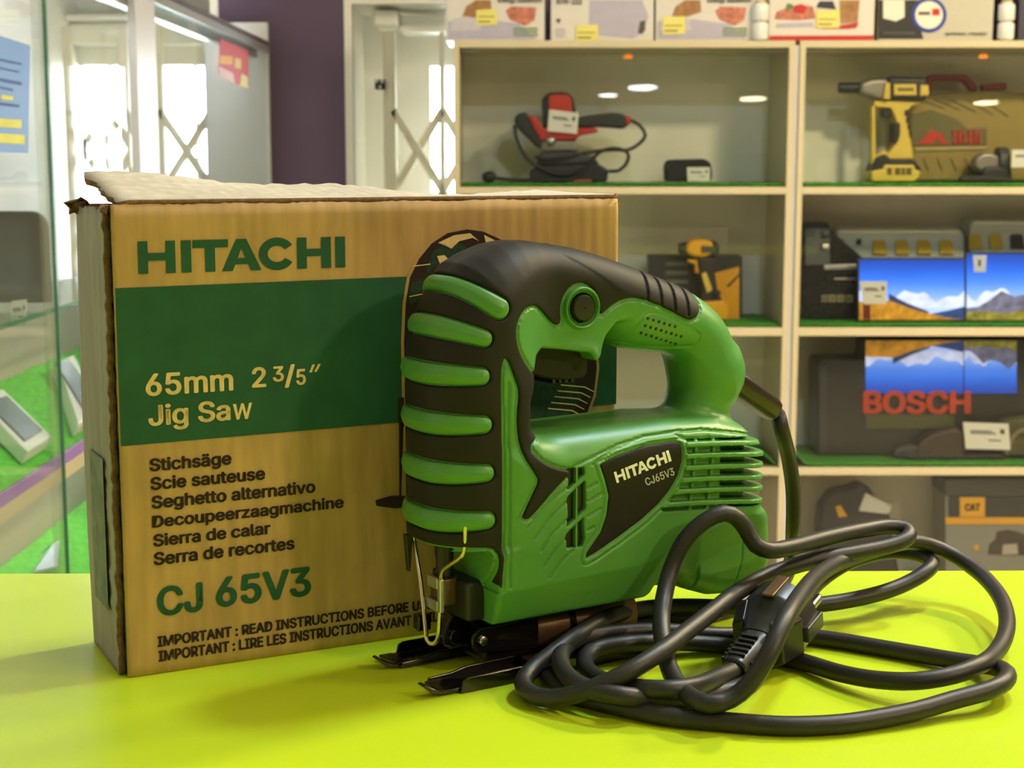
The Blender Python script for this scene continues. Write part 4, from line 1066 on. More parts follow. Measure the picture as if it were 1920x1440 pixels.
def card(label, px, Y, dz, lines=2, thick=.0012, group='white price cards'):
    P = [on_y(u, v, Y)+Vector((0, 0, dz)) for u, v in px]
    mb = MB(); mb.prism(P, (0, thick, 0)); o = mb.build('price_card', M_PAPER)
    a, b, c, d = P
    mb = MB()
    def q(s, t): return (a.lerp(b, s)).lerp(d.lerp(c, s), t)+Vector((0, -.0006, 0))
    for t, s0, s1 in ((.66, .14, .62), (.58, .14, .70), (.32, .52, .8)):
        mb.prism([q(s0, t), q(s1, t), q(s1, t+.05), q(s0, t+.05)], (0, .0008, 0))
    mb.prism([q(.80, .60), q(.90, .60), q(.90, .78), q(.80, .78)], (0, .0008, 0))
    mb.build('printed_lines', M_INK, o); tag(o, label, 'price card', group); return o
# --- red corded tool (top shelf, window side)
Y = 3.70; dz = drop(347, Y-.02, zsh[0])
e = item('polishing_machine', 'red and black corded polishing tool standing on the top shelf with its lead around it', 'power tool', 1060, Y, zsh[0])
P = Part(e, Y, dz)
P.p('base_pad', [(994, 347), (992, 328), (1006, 318), (1120, 312), (1141, 324), (1139, 347)], .09, M_BLACK, -.02, .006, 3)
P.p('upper_pad', [(1005, 318), (1013, 292), (1082, 290), (1112, 300), (1125, 313)], .07, M_DARK, -.01, .008, 3)
P.p('gear_housing', [(1013, 290), (1016, 268), (1080, 270), (1084, 290)], .065, M_GREYM, -.005, .008, 3)
P.p('motor_housing', [(1020, 272), (1016, 190), (1028, 179), (1062, 178), (1075, 187), (1080, 212), (1084, 270)], .075, M_BLACK, 0, .012, 4)
P.p('motor_cover', [(1030, 252), (1028, 188), (1034, 183), (1064, 183), (1072, 192), (1074, 252)], .02, M_RED, -.008, .006, 3)
P.p('lower_cover', [(1012, 270), (1008, 250), (1028, 244), (1078, 246), (1120, 246), (1122, 254), (1090, 260), (1078, 268)], .06, M_RED, -.004, .006, 3)
P.p('front_handle', [(966, 242), (964, 226), (974, 217), (988, 217), (1000, 236), (1018, 268), (1020, 280), (1008, 284), (994, 270)], .05, M_BLACK, .0, .009, 3)
P.p('front_handle_cover', [(990, 224), (1000, 221), (1010, 232), (1030, 262), (1018, 272), (1004, 252)], .03, M_RED, -.006, .005, 2)
P.b('lock_screw', 1033, 270, .012, M_STEEL, -.01)
P.p('rear_handle', [(1078, 244), (1082, 226), (1120, 220), (1150, 217), (1172, 220), (1178, 236), (1172, 248), (1148, 246), (1120, 244), (1098, 248)], .045, M_BLACK, .012, .012, 4)
P.p('handle_end', [(1168, 222), (1182, 224), (1186, 232), (1176, 244), (1168, 242)], .035, M_RED, .016, .006, 3)
P.t('power_lead', [(1184, 232), (1200, 242), (1210, 260), (1200, 274), (1178, 287), (1150, 287), (1120, 289), (1060, 300, -.03), (1020, 305, -.03), (1004, 300, -.02)], .0042, M_DCORD, .01)
P.t('power_lead', [(1172, 316), (1178, 304), (1176, 292), (1150, 284), (1122, 293), (1100, 318), (1060, 333), (1015, 322), (985, 298), (968, 265), (965, 240)], .0042, M_DCORD, -.028)
P.t('power_lead', [(1172, 316), (1160, 326), (1140, 327)], .0042, M_DCORD, -.028)
P.t('power_lead', [(928, 340), (960, 343), (1000, 344), (1040, 344), (1075, 341), (1095, 325)], .0042, M_DCORD, -.035)
P.b('lead_plug', 917, 338, (.017, .015, .014), M_BLACK, -.035)
P.p('foot_strip', [(1050, 347), (1050, 343), (1110, 343), (1110, 347)], .01, mat('orange_felt', S((190, 110, 80)), .8), -.024, .001)
rebase(e)
card('white price card hanging on the red polishing tool', [(1026, 252), (1082, 257), (1085, 218), (1030, 211)], Y-.0125, dz)
# --- small black pouch
Y = 3.72; dz = drop(349, Y, zsh[0])
e = item('tool_pouch', 'small black zipped pouch lying at the empty side of the top shelf', 'pouch', 1290, Y, zsh[0]); P = Part(e, Y, dz)
P.p('pouch_body', [(1249, 349), (1248, 318), (1254, 308), (1322, 306), (1334, 314), (1335, 349)], .07, mat('black_fabric', S((36, 36, 40)), .8, bump=.3, bscale=800), 0, .012, 4)
P.t('zip', [(1250, 322), (1256, 311), (1290, 309), (1322, 309), (1332, 318), (1334, 340)], .0018, M_DARK, -.0016)
rebase(e)
card('white price card leaning on the small black pouch', [(1289, 348.5), (1331, 348.5), (1331, 322), (1288, 322)], Y-.006, dz)
# orange stickers on the upper panes
for u, v, c in ((1177, 105, cabA), (1843, 104, cabB)):
    n = Vector((0, -math.cos(GL_T), math.sin(GL_T))); P0_ = Vector((0, YF+.0035, SHELVES[0][1]+.006))
    q = [on_plane(a, b, P0_, n) for a, b in ((u-9, v+5), (u-4, v-5), (u+8, v-4), (u+9, v+5))]
    mb = MB(); mb.prism(q, (0, -.0006, 0)); o = mb.build('door_sticker', M_ORANGE); o.parent = c; o.data.transform(c.matrix_world.inverted()); o['label'] = 'orange sticker on the glass'
# --- yellow impact wrench
Y = 3.70; dz = drop(350, Y, zsh[0])
e = item('impact_wrench', 'yellow and black cordless impact wrench standing on its battery before the olive case', 'power tool', 1680, Y, zsh[0]); P = Part(e, Y, dz)
P.cyl('socket', 1572, 1618, 174, .0125, M_BLACK, .035)
P.p('nose_housing', [(1612, 186), (1612, 164), (1636, 156), (1668, 154), (1668, 194), (1652, 197), (1630, 190)], .06, M_GREYM, .005, .012, 4)
P.p('motor_housing', [(1664, 197), (1664, 154), (1672, 152), (1738, 154), (1743, 170), (1740, 190), (1733, 200)], .07, M_BLACK, 0, .012, 4)
P.p('side_badge', [(1676, 188), (1676, 167), (1718, 167), (1719, 188)], .01, M_YEL, -.004, .002)
P.p('rear_badge', [(1725, 189), (1726, 168), (1741, 169), (1742, 188)], .02, M_YEL, -.002, .002)
P.p('collar', [(1656, 194), (1660, 165), (1669, 164), (1669, 196)], .02, M_YEL, -.003, .002)
P.p('handle', [(1638, 204), (1640, 198), (1730, 197), (1726, 203), (1708, 209), (1700, 222), (1703, 250), (1710, 285), (1712, 308), (1662, 308), (1666, 296), (1682, 276), (1684, 246), (1677, 226), (1670, 212), (1640, 210)], .045, M_YEL, .012, .006, 3)
P.p('front_guard', [(1634, 318), (1634, 208), (1641, 206), (1642, 300), (1656, 292), (1668, 296), (1664, 312)], .03, M_YEL, .016, .003)
P.p('trigger', [(1655, 230), (1654, 212), (1667, 211), (1672, 230)], .03, M_BLACK, .02, .003)
P.p('grip_rubber', [(1675, 278), (1676, 240), (1688, 239), (1688, 262), (1684, 274)], .05, M_BLACK, .008, .003)
for k in range(4): P.p('grip_rib', [(1696+3*k, 226+13*k), (1697+3*k, 216+13*k), (1703+2*k, 214+13*k), (1706+1.2*k, 226+13*k)], .05, M_BLACK, .008, .002)
P.p('battery_collar', [(1633, 332), (1644, 304), (1660, 298), (1672, 308), (1714, 308), (1728, 326), (1726, 334)], .075, M_BLACK, .0, .004)
P.p('battery', [(1634, 350), (1633, 330), (1656, 326), (1657, 318), (1715, 318), (1716, 327), (1727, 330), (1722, 344), (1714, 350)], .08, M_YEL, -.004, .005, 3)
mb = MB()
for k, (a, b) in enumerate(((1663, 1672), (1678, 1688), (1690, 1697), (1699, 1709))): poly(mb, [(a, 337), (a, 324), (b, 324), (b, 337)], Y-.0052, .0015, dz)
P_ = mb.build('battery_lettering', mat('faded_black_print', S((110, 92, 50)), .7), e)
mb = MB()
for k in range(5): poly(mb, [(1684+6*k, 180), (1684+6*k, 174), (1688+6*k, 174), (1688+6*k, 180)], Y-.0052, .0015, dz)
mb.build('badge_lettering', M_BLACK, e)
rebase(e)
# --- olive case with red handle
Y = 3.775; dz = drop(348, Y, zsh[0])
M_OLIVE = mat('olive_plastic', S((146, 126, 64)), .45, var=.06)
M_OLIVE2 = mat('dark_olive_plastic', S((104, 96, 54)), .45, var=.06)
M_MAROON = mat('maroon_plastic', S((128, 30, 34)), .4, var=.06)
e = item('carry_case', 'large olive plastic carry case with a maroon handle behind the impact wrench', 'case', 1830, Y, zsh[0]); P = Part(e, Y, dz)
P.p('case_body', [(1700, 348), (1694, 210), (1712, 186), (1760, 182), (1868, 177), (1900, 182), (2010, 186), (2030, 210), (2030, 348)], .065, M_OLIVE, 0, .008, 3)
P.p('case_panel', [(1706, 282), (1708, 222), (1746, 214), (1796, 232), (1815, 250), (1850, 247), (1850, 282)], .006, M_OLIVE2, -.003, .002)
P.p('handle', [(1736, 180), (1734, 158), (1744, 148), (1812, 148), (1834, 170), (1832, 180), (1820, 178), (1806, 160), (1748, 160), (1746, 180)], .025, M_MAROON, .015, .004, 3)
P.p('latch', [(1842, 178), (1842, 166), (1888, 163), (1888, 177)], .03, M_MAROON, .01, .003)
P.p('label_strip', [(1716, 291), (1716, 284), (1850, 282), (1850, 288)], .004, mat('pale_olive', S((176, 160, 110)), .5), -.0045, .001)
mb = MB()
poly(mb, [(1722, 278), (1742, 256), (1749, 251), (1757, 258), (1762, 256), (1777, 278), (1764, 278), (1757, 266), (1748, 278)], Y-.0048, .002, dz)
for o in (0, 29):
    for a, b, c, d in ((1785, 253, 1811, 256.5), (1785, 262, 1811, 265), (1785, 274, 1811, 277.5), (1785, 253, 1788.5, 278), (1795, 253, 1799, 278), (1803, 262, 1807, 278), (1790, 268, 1809, 270.5)):
        poly(mb, [(a+o, d), (c+o, d), (c+o, b), (a+o, b)], Y-.0048, .002, dz)
mb.build('red_emblem', M_RED, e)
for k in range(7):
    P.p('case_rib', [(1735+28*k, 345-0*k), (1762+28*k, 345), (1742+28*k, 300), (1718+28*k, 300)][0:0] or [(1740+26*k, 330), (1700+26*k+30, 306), (1700+26*k+32, 303), (1742+26*k, 327)], .004, M_OLIVE2, -.002, .0008)
for k in range(5):
    P.p('case_rib', [(1770+30*k, 212+4*k), (1722+30*k, 196), (1724+30*k, 193.5), (1772+30*k, 209.5+4*k)], .004, M_OLIVE2, -.002, .0008)
rebase(e)
# --- angle grinder
Y = 3.69; dz = drop(350, Y, zsh[0])
e = item('angle_grinder', 'small dark grey angle grinder resting in front of the olive case', 'power tool', 1855, Y, zsh[0]); P = Part(e, Y, dz)
P.cyl('disc_guard', 1868, 1886, 312, .034, M_DARK, .03)
P.p('gear_head', [(1826, 324), (1828, 306), (1842, 295), (1862, 294), (1880, 306), (1880, 330), (1840, 334)], .045, M_GREYM, .01, .01, 4)
P.p('body', [(1838, 338), (1846, 322), (1872, 320), (1896, 324), (1900, 345), (1862, 349)], .05, M_BLACK, .0, .008, 3)
P.p('side_handle', [(1800, 350), (1803, 341), (1850, 338), (1902, 344), (1902, 350)], .03, M_BLACK, -.006, .005, 3)
rebase(e)
card('white price card beside the dark grey angle grinder', [(1896, 323), (1946, 323), (1946, 290), (1897, 290)], Y-.02, dz)
# --- drill and its carton (second shelf)
Y = 3.73; dz = drop(603, Y-.03, zsh[1])
e = item('drill_carton', 'black carton with a yellow panel behind the small yellow drill', 'box', 1300, Y, zsh[1]); P = Part(e, Y, dz)
P.p('carton_body', [(1218, 603), (1218, 485), (1392, 485), (1392, 603)], .08, mat('black_card', S((44, 44, 44)), .5, var=.1), 0, .002)
P.p('printed_panel', [(1340, 603), (1346, 560), (1336, 518), (1386, 505), (1386, 603)], .003, M_DYEL, -.002, .0005)
P.p('printed_stripe', [(1362, 541), (1386, 518), (1386, 523), (1366, 544)], .003, M_BLACK, -.003, .0005)
for k in range(5): P.p('printed_line', [(1248, 503+17*k), (1248, 496+17*k), (1290, 496+17*k), (1290, 503+17*k)], .003, mat('grey_print', S((112, 110, 90)), .6), -.002, .0004)
rebase(e)
Y = 3.665; dz = drop(603, Y, zsh[1])
e = item('cordless_drill', 'small yellow and black cordless drill standing before the black carton', 'power tool', 1320, Y, zsh[1]); P = Part(e, Y, dz)
P.p('motor_housing', [(1286, 476), (1288, 458), (1302, 451), (1328, 451), (1340, 460), (1338, 476), (1322, 486), (1300, 484)], .05, M_DYEL, 0, .01, 4)
P.cyl('chuck', 1272, 1290, 468, .012, M_BLACK, .025, .017)
P.p('rear_housing', [(1334, 482), (1336, 455), (1346, 456), (1351, 468), (1346, 482)], .05, M_BLACK, 0, .006, 3)
P.p('vent_badge', [(1315, 476), (1315, 463), (1340, 465), (1340, 476)], .006, M_DARK, -.003, .001)
P.p('trigger', [(1290, 494), (1290, 488), (1312, 489), (1312, 516), (1304, 515), (1303, 498)], .02, M_DYEL, .015, .003)
P.p('handle', [(1308, 486), (1346, 484), (1340, 510), (1346, 548), (1356, 568), (1312, 572), (1316, 540)], .04, M_BLACK, .006, .006, 3)
P.p('handle_stripe', [(1326, 552), (1315, 516), (1324, 512), (1336, 546)], .01, M_YEL, .001, .002)
P.p('battery', [(1306, 603), (1306, 576), (1318, 568), (1358, 566), (1366, 578), (1366, 603)], .07, M_DYEL, -.006, .005, 3)
P.b('belt_ring', 1345, 552, .008, M_BLACK, -.004)
rebase(e)
# --- black case, silver organisers, landscape screens (second shelf, far cabinet)
Y = 3.71; dz = drop(605, Y, zsh[1])
e = item('equipment_case', 'tall black equipment case at the post end of the second shelf', 'case', 1560, Y, zsh[1]); P = Part(e, Y, dz)
P.p('case_body', [(1504, 605), (1504, 432), (1516, 424), (1552, 424), (1560, 440), (1622, 494), (1640, 500), (1640, 605)], .055, mat('glossy_black', S((30, 32, 32)), .25, var=.1), 0, .004)
P.p('grey_panel', [(1510, 505), (1510, 436), (1556, 436), (1556, 505)], .004, mat('slate_plastic', S((82, 88, 86)), .5), -.002, .001)
P.p('square_socket', [(1513, 452), (1513, 438), (1528, 438), (1528, 452)], .004, M_DARK, -.004, .001)
P.cyl('round_socket', 1541, 1555, 446, .010, M_DARK, -.001)
P.cyl('round_socket', 1541, 1553, 470, .009, M_STEEL, -.001)
P.p('trim_bar', [(1545, 514), (1545, 505), (1608, 503), (1608, 512)], .006, M_ALU, -.003, .002)
P.p('trim_bar', [(1564, 532), (1564, 529), (1608, 529), (1608, 533)], .006, M_ALU, -.003, .001)
mb = MB()
for k in range(3): poly(mb, [(1540, 562+5*k+1.6), (1552, 562+5*k+1.6), (1552, 562+5*k-.6), (1540, 562+5*k-.6)], Y-.0025, .003, dz)
for a in (1554, 1570, 1586): 
    poly(mb, rectpx(a, 561, a+13, 564), Y-.0025, .003, dz); poly(mb, rectpx(a, 571, a+13, 574), Y-.0025, .003, dz)
    poly(mb, rectpx(a, 564, a+2.5, 571), Y-.0025, .003, dz); poly(mb, rectpx(a+10.5, 564, a+13, 571), Y-.0025, .003, dz); poly(mb, rectpx(a+4, 566, a+9, 569), Y-.0025, .003, dz)
mb.build('case_lettering', mat('tan_lettering', S((160, 148, 110)), .6), e)
rebase(e)
def organiser(label, u0, u1, v0, v1, Y, latches, knobs, dark=None):
    dz = drop(605, Y, zsh[1]); e = item('tool_organiser', label, 'case', (u0+u1)/2, Y, zsh[1]); P = Part(e, Y, dz)
    P.p('case_body', [(u0, 605), (u0, v0+14), (u0+6, v0), (u1-6, v0), (u1, v0+14), (u1, 605)], .085, M_SILV, 0, .012, 4)
    for i, a in enumerate(latches): P.p('latch', [(a, v1), (a-1, v1-25), (a+3, v1-28), (a+20, v1-28), (a+23, v1-24), (a+27, v1)], .01, M_BLACK if i == dark else mat('mustard_latch', S((190, 160, 34)), .4, var=.05), -.006, .002)
    for a in knobs: P.cyl('knob', a-4, a+4, v0+26, .007, M_BLACK, -.004)
    rebase(e)
M_SILV = mat('silver_case', S((196, 208, 204)), .3, metal=.35, var=.03)
organiser('long silver case with four mustard latches behind the landscape screen', 1562, 1810, 440, 490, 3.772, (1637, 1679, 1720, 1762), (1578, 1610))
organiser('taller silver case whose latches are mustard and black at the frame edge', 1817, 1990, 424, 480, 3.772, (1817, 1855, 1895), (), 2)
def landscape(e, u0, u1, v0, v1, Y, dz, flip, seed, par=None):
    """picture of snowy hills on a screen, or flipped as its painted reflection: layered flat shapes"""
    rnd = random.Random(seed); W = u1-u0; H = v1-v0
    def q(s, t, y):
        if flip: t = 1-t
        return on_y(u0+W*s, v1-H*t, Y+y)+Vector((0, 0, dz))
    def lay(name, pts, m, y):
        mb = MB(); mb.prism([q(s, t, y) for s, t in pts], (0, .0004, 0)); return mb.build(name, m, e)
    em = .55 if not flip else .35  # the flipped copy glows too, as a painted reflection
    ramp = ((176, 196, 246), (160, 184, 246), (112, 152, 240), (60, 116, 226), (30, 88, 206), (22, 62, 164))
    for k in range(24):
        x = k/23*5; i0 = min(4, int(x)); c = [a+(b-a)*(x-i0) for a, b in zip(ramp[i0], ramp[i0+1])]
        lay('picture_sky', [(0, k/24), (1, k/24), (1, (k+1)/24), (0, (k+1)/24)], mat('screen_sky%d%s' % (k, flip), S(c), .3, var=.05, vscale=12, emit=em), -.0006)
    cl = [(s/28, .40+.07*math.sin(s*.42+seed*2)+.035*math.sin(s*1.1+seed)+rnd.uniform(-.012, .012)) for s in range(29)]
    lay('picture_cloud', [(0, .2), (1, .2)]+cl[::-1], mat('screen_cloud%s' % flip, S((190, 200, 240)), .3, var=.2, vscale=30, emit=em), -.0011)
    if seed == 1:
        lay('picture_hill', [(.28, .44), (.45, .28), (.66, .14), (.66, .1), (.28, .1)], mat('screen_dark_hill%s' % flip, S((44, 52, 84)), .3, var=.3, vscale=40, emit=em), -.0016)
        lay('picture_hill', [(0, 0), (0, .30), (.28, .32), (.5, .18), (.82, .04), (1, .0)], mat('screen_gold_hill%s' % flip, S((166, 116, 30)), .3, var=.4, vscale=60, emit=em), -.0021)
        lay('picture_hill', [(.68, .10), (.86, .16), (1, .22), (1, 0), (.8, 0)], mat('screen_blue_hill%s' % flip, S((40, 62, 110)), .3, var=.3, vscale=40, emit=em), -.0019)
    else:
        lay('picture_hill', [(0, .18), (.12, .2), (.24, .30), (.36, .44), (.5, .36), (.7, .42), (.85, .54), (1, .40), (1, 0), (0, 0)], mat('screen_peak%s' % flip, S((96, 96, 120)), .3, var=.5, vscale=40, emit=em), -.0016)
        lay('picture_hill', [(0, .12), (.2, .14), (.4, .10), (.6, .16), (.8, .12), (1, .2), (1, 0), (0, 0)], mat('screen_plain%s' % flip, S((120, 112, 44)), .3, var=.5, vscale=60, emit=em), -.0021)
def screen(label, u0, u1, v0, v1, Y, seed, nocard=False):
    dz = drop(605, Y, zsh[1]); e = item('display_screen', label, 'screen', (u0+u1)/2, Y, zsh[1]); P = Part(e, Y, dz)
    P.p('screen_body', [(u0-3, 605), (u0-3, v0-3), (u1+1, v0-3), (u1+1, 605)], .012, M_BLACK, .0, .001)
    landscape(e, u0, u1, v0, v1, Y, dz, False, seed); 
    mb = MB(); poly(mb, [(u0+10, 605.5), (u0+60, 605.5), (u0+60, 596), (u0+10, 596)], Y+.012, .03, dz); mb.build('screen_foot', M_BLACK, e)
    rebase(e); return dz
dz = screen('landscape screen with a white card at one corner, beside the black equipment case', 1611, 1808, 490, 603, 3.655, 1)
card('white price card over the corner of the landscape screen', [(1619, 573), (1662, 574), (1663, 531), (1611, 531)], 3.648, dz)
mb = MB(); poly(mb, rectpx(1618, 575, 1632, 588), 3.6515, .001, dz); poly(mb, rectpx(1618, 588, 1632, 602), 3.6516, .001, dz)
tag(mb.build('label_strip', mat('dark_red_label', S((120, 34, 36)), .5)), 'dark red label below the white card on the landscape screen', 'label')
dz = screen('landscape screen with bright blue sky, cut off by the frame edge', 1812, 1992, 480, 604, 3.66, 2)
mb = MB(); poly(mb, [(1826, 514), (1848, 514), (1850, 482), (1824, 482)], 3.655, .001, dz); o = mb.build('hanging_tag', mat('pale_blue_card', S((214, 222, 246)), .5)); tag(o, 'small pale tag hanging at the top of the blue sky screen', 'tag')
mb = MB(); poly(mb, rectpx(1834, 491, 1839, 503), 3.6545, .0008, dz); mb.build('printed_mark', M_INK, o)
# --- black lettered case (third shelf) with the screens' reflection painted on
Y = 3.70; dz = drop(856, Y, zsh[2])
e = item('lettered_case', 'black tool case with big red capitals under the painted upside-down reflection of the screens', 'case', 1700, Y, zsh[2]); P = Part(e, Y, dz)
P.p('case_body', [(1532, 856), (1532, 684), (1538, 676), (1560, 676), (1620, 676), (1625, 640), (1980, 640), (1980, 856)], .11, mat('charcoal_case', S((50, 50, 48)), .35, var=.1), 0, .004)
P.p('corner_post', [(1536, 850), (1536, 690), (1552, 684), (1552, 850)], .006, M_DARK, -.004, .002)
P.p('olive_stripe', rectpx(1622, 780, 1790, 806), .004, mat('dim_olive', S((82, 82, 52)), .5), -.003, .001)
landscape(e, 1623, 1806, 641, 740, Y-.003, dz, True, 1); landscape(e, 1808, 1906, 641, 740, Y-.003, dz, True, 2)  # mirror image of the screens painted as glowing upside-down pictures
V, F_ = text_mesh('BOSCH', .04); wm_ = max(x for x, y in V)
bm = bmesh.new()
for f in F_:
    bm.faces.new([bm.verts.new(on_y(1618+V[i][0]/wm_*202, 778-V[i][1]*43, Y-.0062-random.random()*.0004)+Vector((0, 0, dz))) for i in f])
me = bpy.data.meshes.new('case_lettering'); bm.to_mesh(me); bm.free(); link_mesh('case_lettering', me, mat('dull_red_lettering', S((196, 70, 48)), .5, var=.1), e)
rebase(e)
# dark bag and hand tool before it
Y = 3.655; dz = drop(856, Y, zsh[2])
e = item('hand_tool', 'dark brown power tool lying on the grass mat before the lettered case', 'power tool', 1740, Y, zsh[2]); P = Part(e, Y, dz)
M_DBROWN = mat('dark_brown_plastic', S((66, 52, 42)), .5, var=.15)
P.p('tool_body', [(1716, 856), (1722, 828), (1746, 810), (1790, 798), (1812, 806), (1812, 856)], .04, M_DBROWN, 0, .008, 3)
P.p('tool_nose', [(1673, 853), (1680, 838), (1708, 830), (1724, 832), (1724, 855.5), (1690, 855.5)], .035, M_DARK, .004, .008, 3)
P.p('tool_foot', [(1700, 855.5), (1702, 850), (1880, 848), (1890, 855.5)], .04, M_BLACK, -.002, .003)
rebase(e)
e = item('canvas_bag', 'dark khaki bag with webbing cut off by the frame beside the white card', 'bag', 1920, Y, zsh[2]); P = Part(e, Y, dz)
P.p('bag_body', [(1880, 852), (1872, 800), (1880, 784), (1930, 776), (1985, 790), (1990, 852)], .04, mat('khaki_canvas', S((84, 80, 48)), .8, var=.25, vscale=60, bump=.3), 0.0, .012, 3)
P.t('bag_strap', [(1886, 846), (1896, 822), (1908, 806), (1930, 800)], .006, mat('tan_webbing', S((130, 118, 86)), .8), -.004)
rebase(e)
card('large white price card propped on the dark brown tool', [(1811, 837), (1895, 839), (1891, 790), (1806, 787)], Y-.012, dz)
# --- bottom shelf: folded bag and yellow-black carton
ZB = .20+.001
mb = MB()
for x0, x1 in IN: pass
Y = 3.70
e = item('folded_bag', 'slumped black bag with a white label on the bottom shelf', 'bag', 1600, Y, ZB); P = Part(e, Y, drop(1117, Y, ZB+.001))
vb = 300+(CAMZ-ZB)/3.70*FPX*.99
P.p('bag_body', [(1528, 1117), (1538, 974), (1560, 946), (1600, 936), (1614, 930), (1632, 940), (1646, 960), (1668, 980), (1690, 1117)], .07, mat('black_nylon', S((40, 38, 38)), .6, var=.15, bump=.3, bscale=300), 0, .012, 3)
P.p('bag_label', [(1610, 980), (1622, 946), (1672, 972), (1664, 986)], .003, M_PAPER, -.003, .0006)
P.p('bag_logo_patch', [(1572, 992), (1566, 972), (1576, 970), (1588, 990)], .003, M_DYEL, -.003, .0006)
rebase(e)
Y = 3.66
e = item('saw_carton', 'black and yellow carton picturing a saw on the bottom shelf', 'box', 1870, Y, ZB); dz = drop(1126, Y, ZB+.001); P = Part(e, Y, dz)
P.p('carton_body', rectpx(1772, 922, 2000, 1126), .12, mat('grey_card', S((140, 138, 132)), .6, var=.04), 0, .002)
P.p('dark_lid', rectpx(1771, 921, 2001, 952), .121, mat('charcoal_card', S((74, 74, 72)), .5), -.0015, .001)
P.p('black_band', rectpx(1778, 953, 2000, 993), .003, M_BLACK, -.003, .0005)
P.p('yellow_band', rectpx(1772, 993, 2000, 1006), .003, M_DYEL, -.003, .0005)
P.p('yellow_square', rectpx(1799, 955, 1846, 992), .003, M_DYEL, -.005, .0005)
V, F_ = text_mesh('CAT', .05); wm_ = max(x for x, y in V); bm = bmesh.new()
for f in F_: bm.faces.new([bm.verts.new(on_y(1808+V[i][0]/wm_*29, 981-V[i][1]*14, Y-.0056)+Vector((0, 0, dz))) for i in f])
me = bpy.data.meshes.new('lettering'); bm.to_mesh(me); bm.free(); link_mesh('lettering', me, M_BLACK, e)
P.p('printed_saw', [(1852, 1062), (1854, 1044), (1866, 1034), (1868, 1020), (1890, 1016), (1920, 1024), (1934, 1040), (1930, 1064)], .002, M_DBROWN, -.0025, .0003)
P.p('printed_saw', [(1878, 1062), (1880, 1044), (1906, 1042), (1908, 1062)], .002, mat('pale_print', S((180, 172, 160)), .6), -.0035, .0003)
P.p('printed_mark', rectpx(1826, 1044, 1834, 1054), .002, M_DYEL, -.0025, .0003)
rebase(e)
# ================================================================== appliance cartons on top of the cabinets
M_CARTON = mat('white_glossy_card', S((226, 220, 216)), .4, var=.02)
M_LILAC = mat('lilac_print', S((188, 182, 204)), .45, var=.04)
M_BREAD = mat('bread_print', S((166, 120, 76)), .5, var=.3, vscale=60)
M_MEAT = mat('meat_print', S((196, 120, 100)), .5, var=.35, vscale=80)
M_GPRINT = mat('leaf_print', S((96, 130, 76)), .5, var=.2)
M_NAVY = mat('navy_print', S((46, 46, 70)), .5, var=.05)
def topbox(label, u0, u1, h, draw, m=M_CARTON):
    Y = YF+.02; e = item('appliance_carton', label, 'box', (u0+u1)/2, Y, ZTOP[1], 'appliance cartons on the cabinets')
    z0 = ZTOP[1]+.0008; dz = drop(76.5, Y, z0)
    a = on_y(u0, 76, Y).x; b = on_y(u1, 76, Y).x
    mb = MB(); mb.box((a, Y, z0), (b, Y+.20, z0+h)); mb.build('carton_body', m, e, bevel=.0015)
    P = Part(e, Y, dz); draw(P, e, Y, dz); rebase(e)
def sticker(P, px):
    P.p('price_sticker', px, .0015, M_YSTICK, -.003, .0003)
    a = px[0]; P.p('sticker_print', [(a[0]+4, a[1]-6), (px[1][0]-14, a[1]-6), (px[1][0]-14, a[1]-9), (a[0]+4, a[1]-9)], .001, mat('olive_ink', S((150, 140, 80)), .6), -.0036, .0002)
    P.p('sticker_print', [(a[0]+4, a[1]-16), (px[1][0]-6, a[1]-16), (px[1][0]-6, a[1]-18), (a[0]+4, a[1]-18)], .001, MATS['olive_ink'], -.0036, .0002)
def ptext(e, txt, u0, u1, vb, h, Y, dz, m, bold=.02):
    V, F_ = text_mesh(txt, bold); wm_ = max(x for x, y in V); bm = bmesh.new()
    for f in F_: bm.faces.new([bm.verts.new(on_y(u0+V[i][0]/wm_*(u1-u0), vb-V[i][1]*h, Y-.0025)+Vector((0, 0, dz))) for i in f])
    me = bpy.data.meshes.new('lettering'); bm.to_mesh(me); bm.free(); link_mesh('lettering', me, m, e)
def toaster(o, stk):
    def d(P, e, Y, dz):
        P.p('printed_band', [(o+4, 73), (o+4, 40), (o+70, 36), (o+138, 45), (o+170, 73)], .001, M_LILAC, -.001, .0003)
        P.p('printed_toaster', [(o+8, 58), (o+12, 36), (o+36, 30), (o+64, 36), (o+66, 56)], .001, mat('pale_print2', S((206, 200, 214)), .4), -.002, .0003)
        P.p('printed_bread', [(o+30, 34), (o+38, 12), (o+56, 0), (o+84, 0), (o+86, 22), (o+62, 30), (o+40, 36)], .001, M_BREAD, -.0016, .0003)
        P.p('printed_filling', [(o+112, 20), (o+122, 12), (o+170, 14), (o+166, 38), (o+148, 48), (o+120, 36)], .001, M_MEAT, -.0016, .0003)
        for k in range(3): P.p('printed_line', rectpx(o+126, 52+6*k, o+172, 55+6*k), .001, M_GPRINT, -.0016, .0002)
        ptext(e, 'Energy Sandwich', o+98, o+180, 4.5, 9, Y, dz, mat('grey_lilac_ink', S((150, 142, 156)), .5))
        sticker(P, stk)
    return d
topbox('lilac and white toaster carton with a high yellow sticker, next to the window', 836, 1021, .15, toaster(836, [(893, 48), (933, 46), (930, 16), (893, 19)]))
